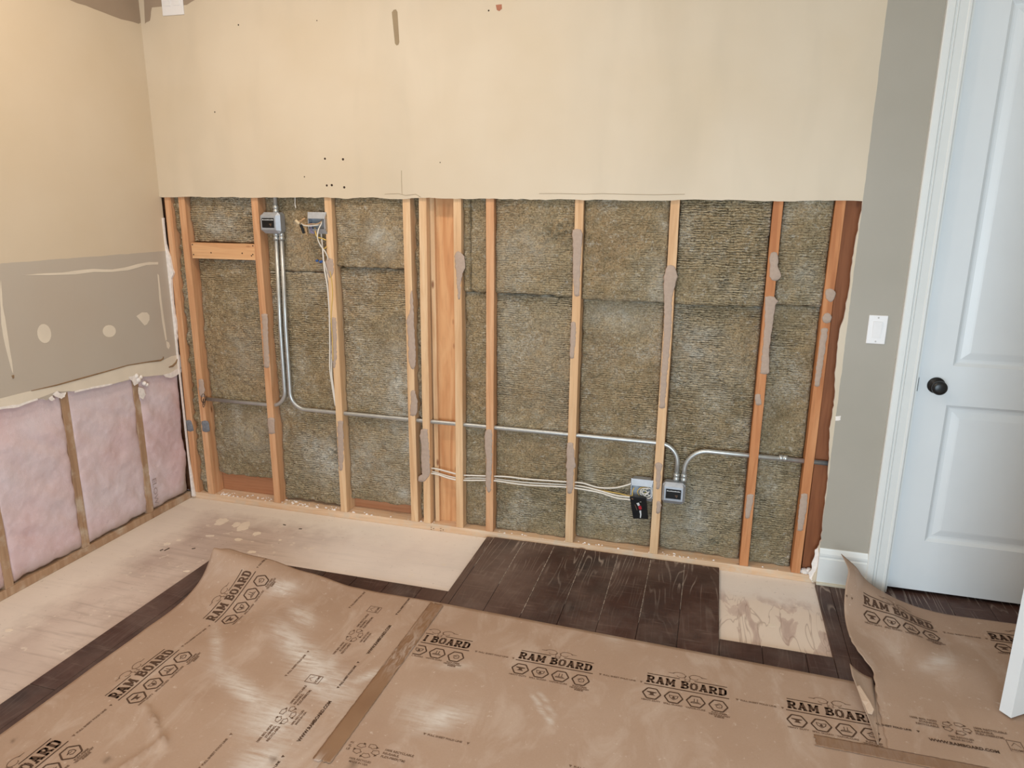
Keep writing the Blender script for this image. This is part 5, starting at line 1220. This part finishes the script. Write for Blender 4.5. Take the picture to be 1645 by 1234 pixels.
def logo_light():
    k = Ink(); cy = -.1075
    # anvil
    cx = .024; k.poly([(cx-.016,cy+.010),(cx+.016,cy+.010),(cx+.016,cy+.006),(cx+.006,cy+.003),(cx+.007,cy-.004),(cx+.013,cy-.009),(cx-.011,cy-.009),(cx-.005,cy-.004),(cx-.005,cy+.002),(cx-.018,cy+.006)])
    # drop in shield
    cx = .097; k.stroke([(cx-.015,cy+.010),(cx-.012,cy-.002),(cx,cy-.012),(cx+.012,cy-.002),(cx+.015,cy+.010),(cx,cy+.007),(cx-.015,cy+.010)], .0024); k.poly([(cx,cy+.008),(cx+.006,cy-.003),(cx,cy-.008),(cx-.006,cy-.003)])
    # vapour arrows
    cx = .170
    for d in (-.005, .005): k.stroke([(cx+d, cy-.002), (cx+d, cy+.014)], .0024)
    k.stroke([(cx-.017,cy-.008),(cx+.017,cy-.008)], .003); k.stroke([(cx-.012,cy-.003),(cx+.012,cy-.003)], .0024); k.stroke([(cx-.017,cy-.008),(cx-.012,cy-.003)], .002)
    # fist
    cx = .243; k.stroke([(cx-.012,cy+.002),(cx-.004,cy+.006),(cx+.004,cy+.012),(cx+.012,cy+.004),(cx+.011,cy-.008),(cx-.003,cy-.010),(cx-.008,cy-.002)], .0026); k.stroke([(cx-.008,cy+.002),(cx+.006,cy+.002)], .002)
    return k
def horns():
    k = Ink()
    for s in (-1, 1):
        cx = .138+s*.026; cy = .018; R0 = .027
        pts = []
        for i in range(22):
            t_ = i/21; r_ = R0*(1-.62*t_); a = math.pi*.5+s*(-1.2+t_*5.6); pts.append((cx+s*.0+r_*math.cos(a)*1.0, cy+r_*.72*math.sin(a)))
        k.stroke(pts, .0024)
        k.stroke([(.138+s*.004, .024), (.138+s*.010, .008), (.138+s*.006, -.006)], .0022); k.stroke([(cx+s*.020, .026), (cx+s*.040, .026)], .0022)
    k.stroke([(.126, -.004), (.132, -.008), (.144, -.008), (.150, -.004)], .0020); k.stroke([(.132, .004), (.136, .001)], .0020); k.stroke([(.144, .004), (.140, .001)], .0020)
    return k
_txt = {}
def text_ink(s, size, align='LEFT', bold=.0):
    key = (s, align, bold)
    if key not in _txt:
        cu = bpy.data.curves.new('tmp', 'FONT'); cu.body = s; cu.size = 1.0; cu.align_x = align; cu.resolution_u = 2; cu.offset = bold
        ob = bpy.data.objects.new('tmp', cu); COL.objects.link(ob); bpy.context.view_layer.update()
        dg = bpy.context.evaluated_depsgraph_get(); me = ob.evaluated_get(dg).to_mesh()
        V = [(v.co.x, v.co.y) for v in me.vertices]; F = [tuple(p.vertices) for p in me.polygons]
        _txt[key] = [[V[i] for i in f] for f in F]; ob.evaluated_get(dg).to_mesh_clear()
        bpy.data.objects.remove(ob); bpy.data.curves.remove(cu)
    k = Ink(); k.q = [[(x*size, y*size) for x, y in p] for p in _txt[key]]; return k
def captions():
    k = Ink()
    for cx, s in ((.024, 'HEAVY DUTY'), (.097, 'SPILL GUARD'), (.170, 'VAPOR-CURE')): k.merge(text_ink(s, .0105, 'CENTER', .035).xf(cx, -.1475))
    k.merge(text_ink('FLEX-FIBER', .0105, 'CENTER', .04).xf(.246, -.1475)); k.merge(text_ink('TECHNOLOGY', .0100, 'CENTER', .05).xf(.246, -.1570)); k.merge(text_ink('INSIDE', .0100, 'CENTER', .06).xf(.246, -.1655))
    return k
def fold_line():
    k = text_ink('FULL SHEET FOLD LINE', .0105, 'LEFT', .035).xf(.012, -.0035)
    w_ = max(p[0] for q in k.q for p in q); sc = .130/w_; k = k.xf(0, 0, 1)
    k.q = [[(.012+(x-.012)*sc*.98, y) for x, y in p] for p in k.q]
    for x in (.002, .146): k.poly([(x-.005, .0045), (x+.005, .0045), (x, -.0055)])
    return k
def recycle():
    k = Ink(); R_o = .030
    for i in range(5):
        a0 = math.radians(90+72*i); a1 = a0-math.radians(46); am = (a0+a1)/2
        P0 = [(.035*math.cos(a0)*1.1, .026*math.sin(a0)), (.040*math.cos(am)*1.1, .030*math.sin(am)), (.035*math.cos(a1)*1.1, .026*math.sin(a1)), (.018*math.cos(a1)*1.1, .013*math.sin(a1)), (.019*math.cos(am)*1.1, .014*math.sin(am)), (.018*math.cos(a0)*1.1, .013*math.sin(a0))]
        k.stroke(P0+[P0[0]], .0020); e = P0[2]; k.poly([(e[0]-.004, e[1]+.004), (e[0]+.006, e[1]), (e[0]-.002, e[1]-.006)])
    return k
def recycle_text():
    k = Ink()
    for i, s in enumerate(('100% RECYCLABLE', 'REUSABLE,', 'FLEX-FIBER(TM)')): k.merge(text_ink(s, .0115, 'LEFT', .035).xf(.052, .014-.0135*i))
    for i, s in enumerate(('100% BIO, NON', 'STAINING,', 'RECYCLABLE')): k.merge(text_ink(s, .0115, 'RIGHT', .035).xf(-.052, .014-.0135*i))
    for i, s in enumerate(('100% RECYCLED', 'MADE IN USA')): k.merge(text_ink(s, .0100, 'CENTER', .03).xf(0, -.045-.0115*i))
    return k
def badge():
    k = Ink(); k.stroke([(0, 0), (.040, 0), (.040, .050), (0, .050), (0, 0)], .0022); k.merge(text_ink('HOME', .013, 'LEFT', .02).xf(.003, .008)); k.stroke([(.008, .028), (.020, .042), (.034, .028)], .0016); return k
_lg = logo(); _lg.merge(logo_light())
LOGO, LIGHT, HORN, CAPT, FOLD, RECY, RTXT, BADGE = _lg, Ink(), horns(), captions(), fold_line(), recycle(), recycle_text(), badge()
WWW = text_ink('WWW.RAMBOARD.COM', .0170, 'LEFT', .04)
def place(inks, s0, d0, mp, parent, name):
    # logo-local (x right, y toward the sheet edge) -> sheet (s = along, d = distance from edge)
    for ink, mt, nm in inks: ink.xf(0, 0).bake(nm, lambda x, y: mp(s0+x, d0-y), mt, parent)
def mapM(xmin=.30, xmax=9):
    def f(s, d):   # s: world x, d: distance from back edge
        if not (xmin <= s <= xmax): return None
        return tuple(surf_pt(SM, s-.253, d-.0, .0006))
    return f
def mapR(umax=1.09):
    def f(s, d):
        if s < -.0 or s > umax or d < 0: return None
        p = surf_pt(SRf, s, d, .0016); p[2] += .0022; return tuple(p)
    return f
def mapL():
    def f(s, d):   # s: world y of the flat sheet, d: distance from its left edge
        v = -.655-s
        if v < 0 or v > 1.34 or d > .995: return None
        return tuple(surf_pt(SLc, d, v, .0008))
    return f
full = [(LOGO, M_INK, 'printed_logo'), (HORN, M_INKL, 'printed_horns'), (CAPT, M_INKL, 'printed_caption')]
mM = mapM()
# middle sheet: d measured from its own edge line at y=-.655 (+ slant handled by SM)
def dM(y): return -.655-y
for i in range(5):
    x0 = .221+.4645*i; mx = mapM(.300 if i == 0 else 0, 1.885)
    place(full, x0, dM(-.8755)+.0, (lambda s, d, _m=mx: _m(s, d-(0.0381*min(max(s-.253, 0), 1.6)*(1-min(max(d, 0), .5)/.5)))), mid_sheet, 'logo')
    if i < 3: place([(FOLD, M_INKL, 'printed_fold_line')], x0+LOGO_W+.030, dM(-.931), (lambda s, d, _m=mx: _m(s, d-(0.0381*min(max(s-.253, 0), 1.6)*(1-min(max(d, 0), .5)/.5)))), mid_sheet, 'fold')
for x0 in (.505, .97, 1.43): place([(FOLD, M_INKL, 'printed_fold_line')], x0, dM(-1.381), mM, mid_sheet, 'fold')
for x0 in (.365, .83): place([(RECY, M_INKL, 'recycling_symbol'), (RTXT, M_INKL, 'printed_recycling_text')], x0, dM(-1.495), mapM(.30), mid_sheet, 'r'); 
place([(WWW, M_INK, 'printed_web_address')], .45, dM(-1.605), mM, mid_sheet, 'w')
# right sheet
mR = mapR()
for i in range(3):
    place(full, .085+.465*i, .095, mR, right_sheet, 'logo')
    place([(FOLD, M_INKL, 'printed_fold_line')], .085+.465*i+LOGO_W+.03, .150, mR, right_sheet, 'fold')
place([(FOLD, M_INKL, 'printed_fold_line')], -.115, .150, mR, right_sheet, 'fold')
place([(FOLD, M_INKL, 'printed_fold_line')], .475, .600, mR, right_sheet, 'fold')
place([(FOLD, M_INK, 'printed_fold_line')], -.005, .782, mapR(), right_sheet, 'fold')
place([(RECY, M_INKL, 'recycling_symbol'), (RTXT, M_INKL, 'printed_recycling_text')], .262, .735, mR, right_sheet, 'r')
place([(WWW, M_INK, 'printed_web_address')], .165, .822, mR, right_sheet, 'w')
place([(BADGE, M_INKL, 'printed_badge')], .395, .800, mR, right_sheet, 'b')
# left sheet (text reads toward the back wall)
mL = mapL()
for i in range(-1, 3):
    s0 = -1.521+.4775*i
    if i < 2: place(full, s0, .166, mL, left_sheet, 'logo')
    place([(FOLD, M_INKL, 'printed_fold_line')], s0+LOGO_W+.028, .222, mL, left_sheet, 'fold')
for y0 in (-1.70, -1.257, -.80): place([(FOLD, M_INKL, 'printed_fold_line')], y0, .685, mL, left_sheet, 'fold')
for y0 in (-1.262, -.790, -1.735): place([(FOLD, M_INK, 'printed_fold_line')], y0, .893, mL, left_sheet, 'fold')
for y0 in (-1.430, -.968): 
    place([(RECY, M_INKL, 'recycling_symbol'), (RTXT, M_INKL, 'printed_recycling_text')], y0, .800, mL, left_sheet, 'r')
    place([(WWW, M_INK, 'printed_web_address')], y0-.092, .908, mL, left_sheet, 'w')
    place([(BADGE, M_INKL, 'printed_badge')], y0+.165, .815, mL, left_sheet, 'b')
# faint print on the pink batt
tk = text_ink('ELOW', .040, 'LEFT', .0); mb = MB()
for p in tk.q: mb.add([(LX+.0125, -.283+y, .205-x*1.3) for x, y in p], [tuple(range(len(p)))])
mb.build('printed_letters', M_INKB, pk, fix=False)

# tapes --------------------------------------------------------------
def tape(p0, p1, w_, z, lab, seedv, dfn, wr=.0009):
    p0, p1 = Vector(p0), Vector(p1); d_ = (p1-p0); L = d_.length; d_.normalize(); n_ = Vector((-d_.y, d_.x, 0)); nl = int(L/.006); nw = 8
    vs = []; dd = []
    for i in range(nl+1):
        for j in range(nw+1):
            t_ = i/nl; s = j/nw-.5; fr = (fbm(np.array([t_*L*30.]), np.array([s*3.+seedv]), seedv, 3)[0]-.5)
            jag = (random.uniform(-.001, .001) if j in (0, nw) else 0); jg2 = (random.uniform(-.006, .006) if i in (0, nl) else 0)
            q = p0+d_*(t_*L+jg2)+n_*(s*w_+jag); dv = dfn(t_)
            q.z = z+max(0, fr)*wr*(1+6*dv); vs.append(tuple(q)); dd.append(dv)
    W = nw+1; fs = [(i*W+j, (i+1)*W+j, (i+1)*W+j+1, i*W+j+1) for i in range(nl) for j in range(nw)]
    me = bpy.data.meshes.new('packing_tape'); me.from_pydata(vs, [], fs); me.materials.append(M_TAPE); me.polygons.foreach_set('use_smooth', [True]*len(fs))
    a_ = me.attributes.new('dust', 'FLOAT', 'POINT'); a_.data.foreach_set('value', dd)
    o = bpy.data.objects.new('packing_tape', me); COL.objects.link(o); so = o.modifiers.new('t', 'SOLIDIFY'); so.thickness = .0003; so.offset = 1
    return tag(o, lab, 'tape')
bump_ = lambda t_, c, w_: math.exp(-((t_-c)/w_)**2)
tape((.266, -.672, 0), (.258, -1.575, 0), .062, .0036, 'brown tape strip over the seam of the left and middle floor sheets', 3, lambda t_: min(1, bump_(t_, .38, .13)*1.1+.35*bump_(t_, .15, .2)+.8*bump_(t_, 1.0, .03)))
tape((1.683, -1.062, 0), (2.75, -1.062, 0), .050, .0040, 'brown tape strip along the near edge of the right floor sheet', 5, lambda t_: .15)
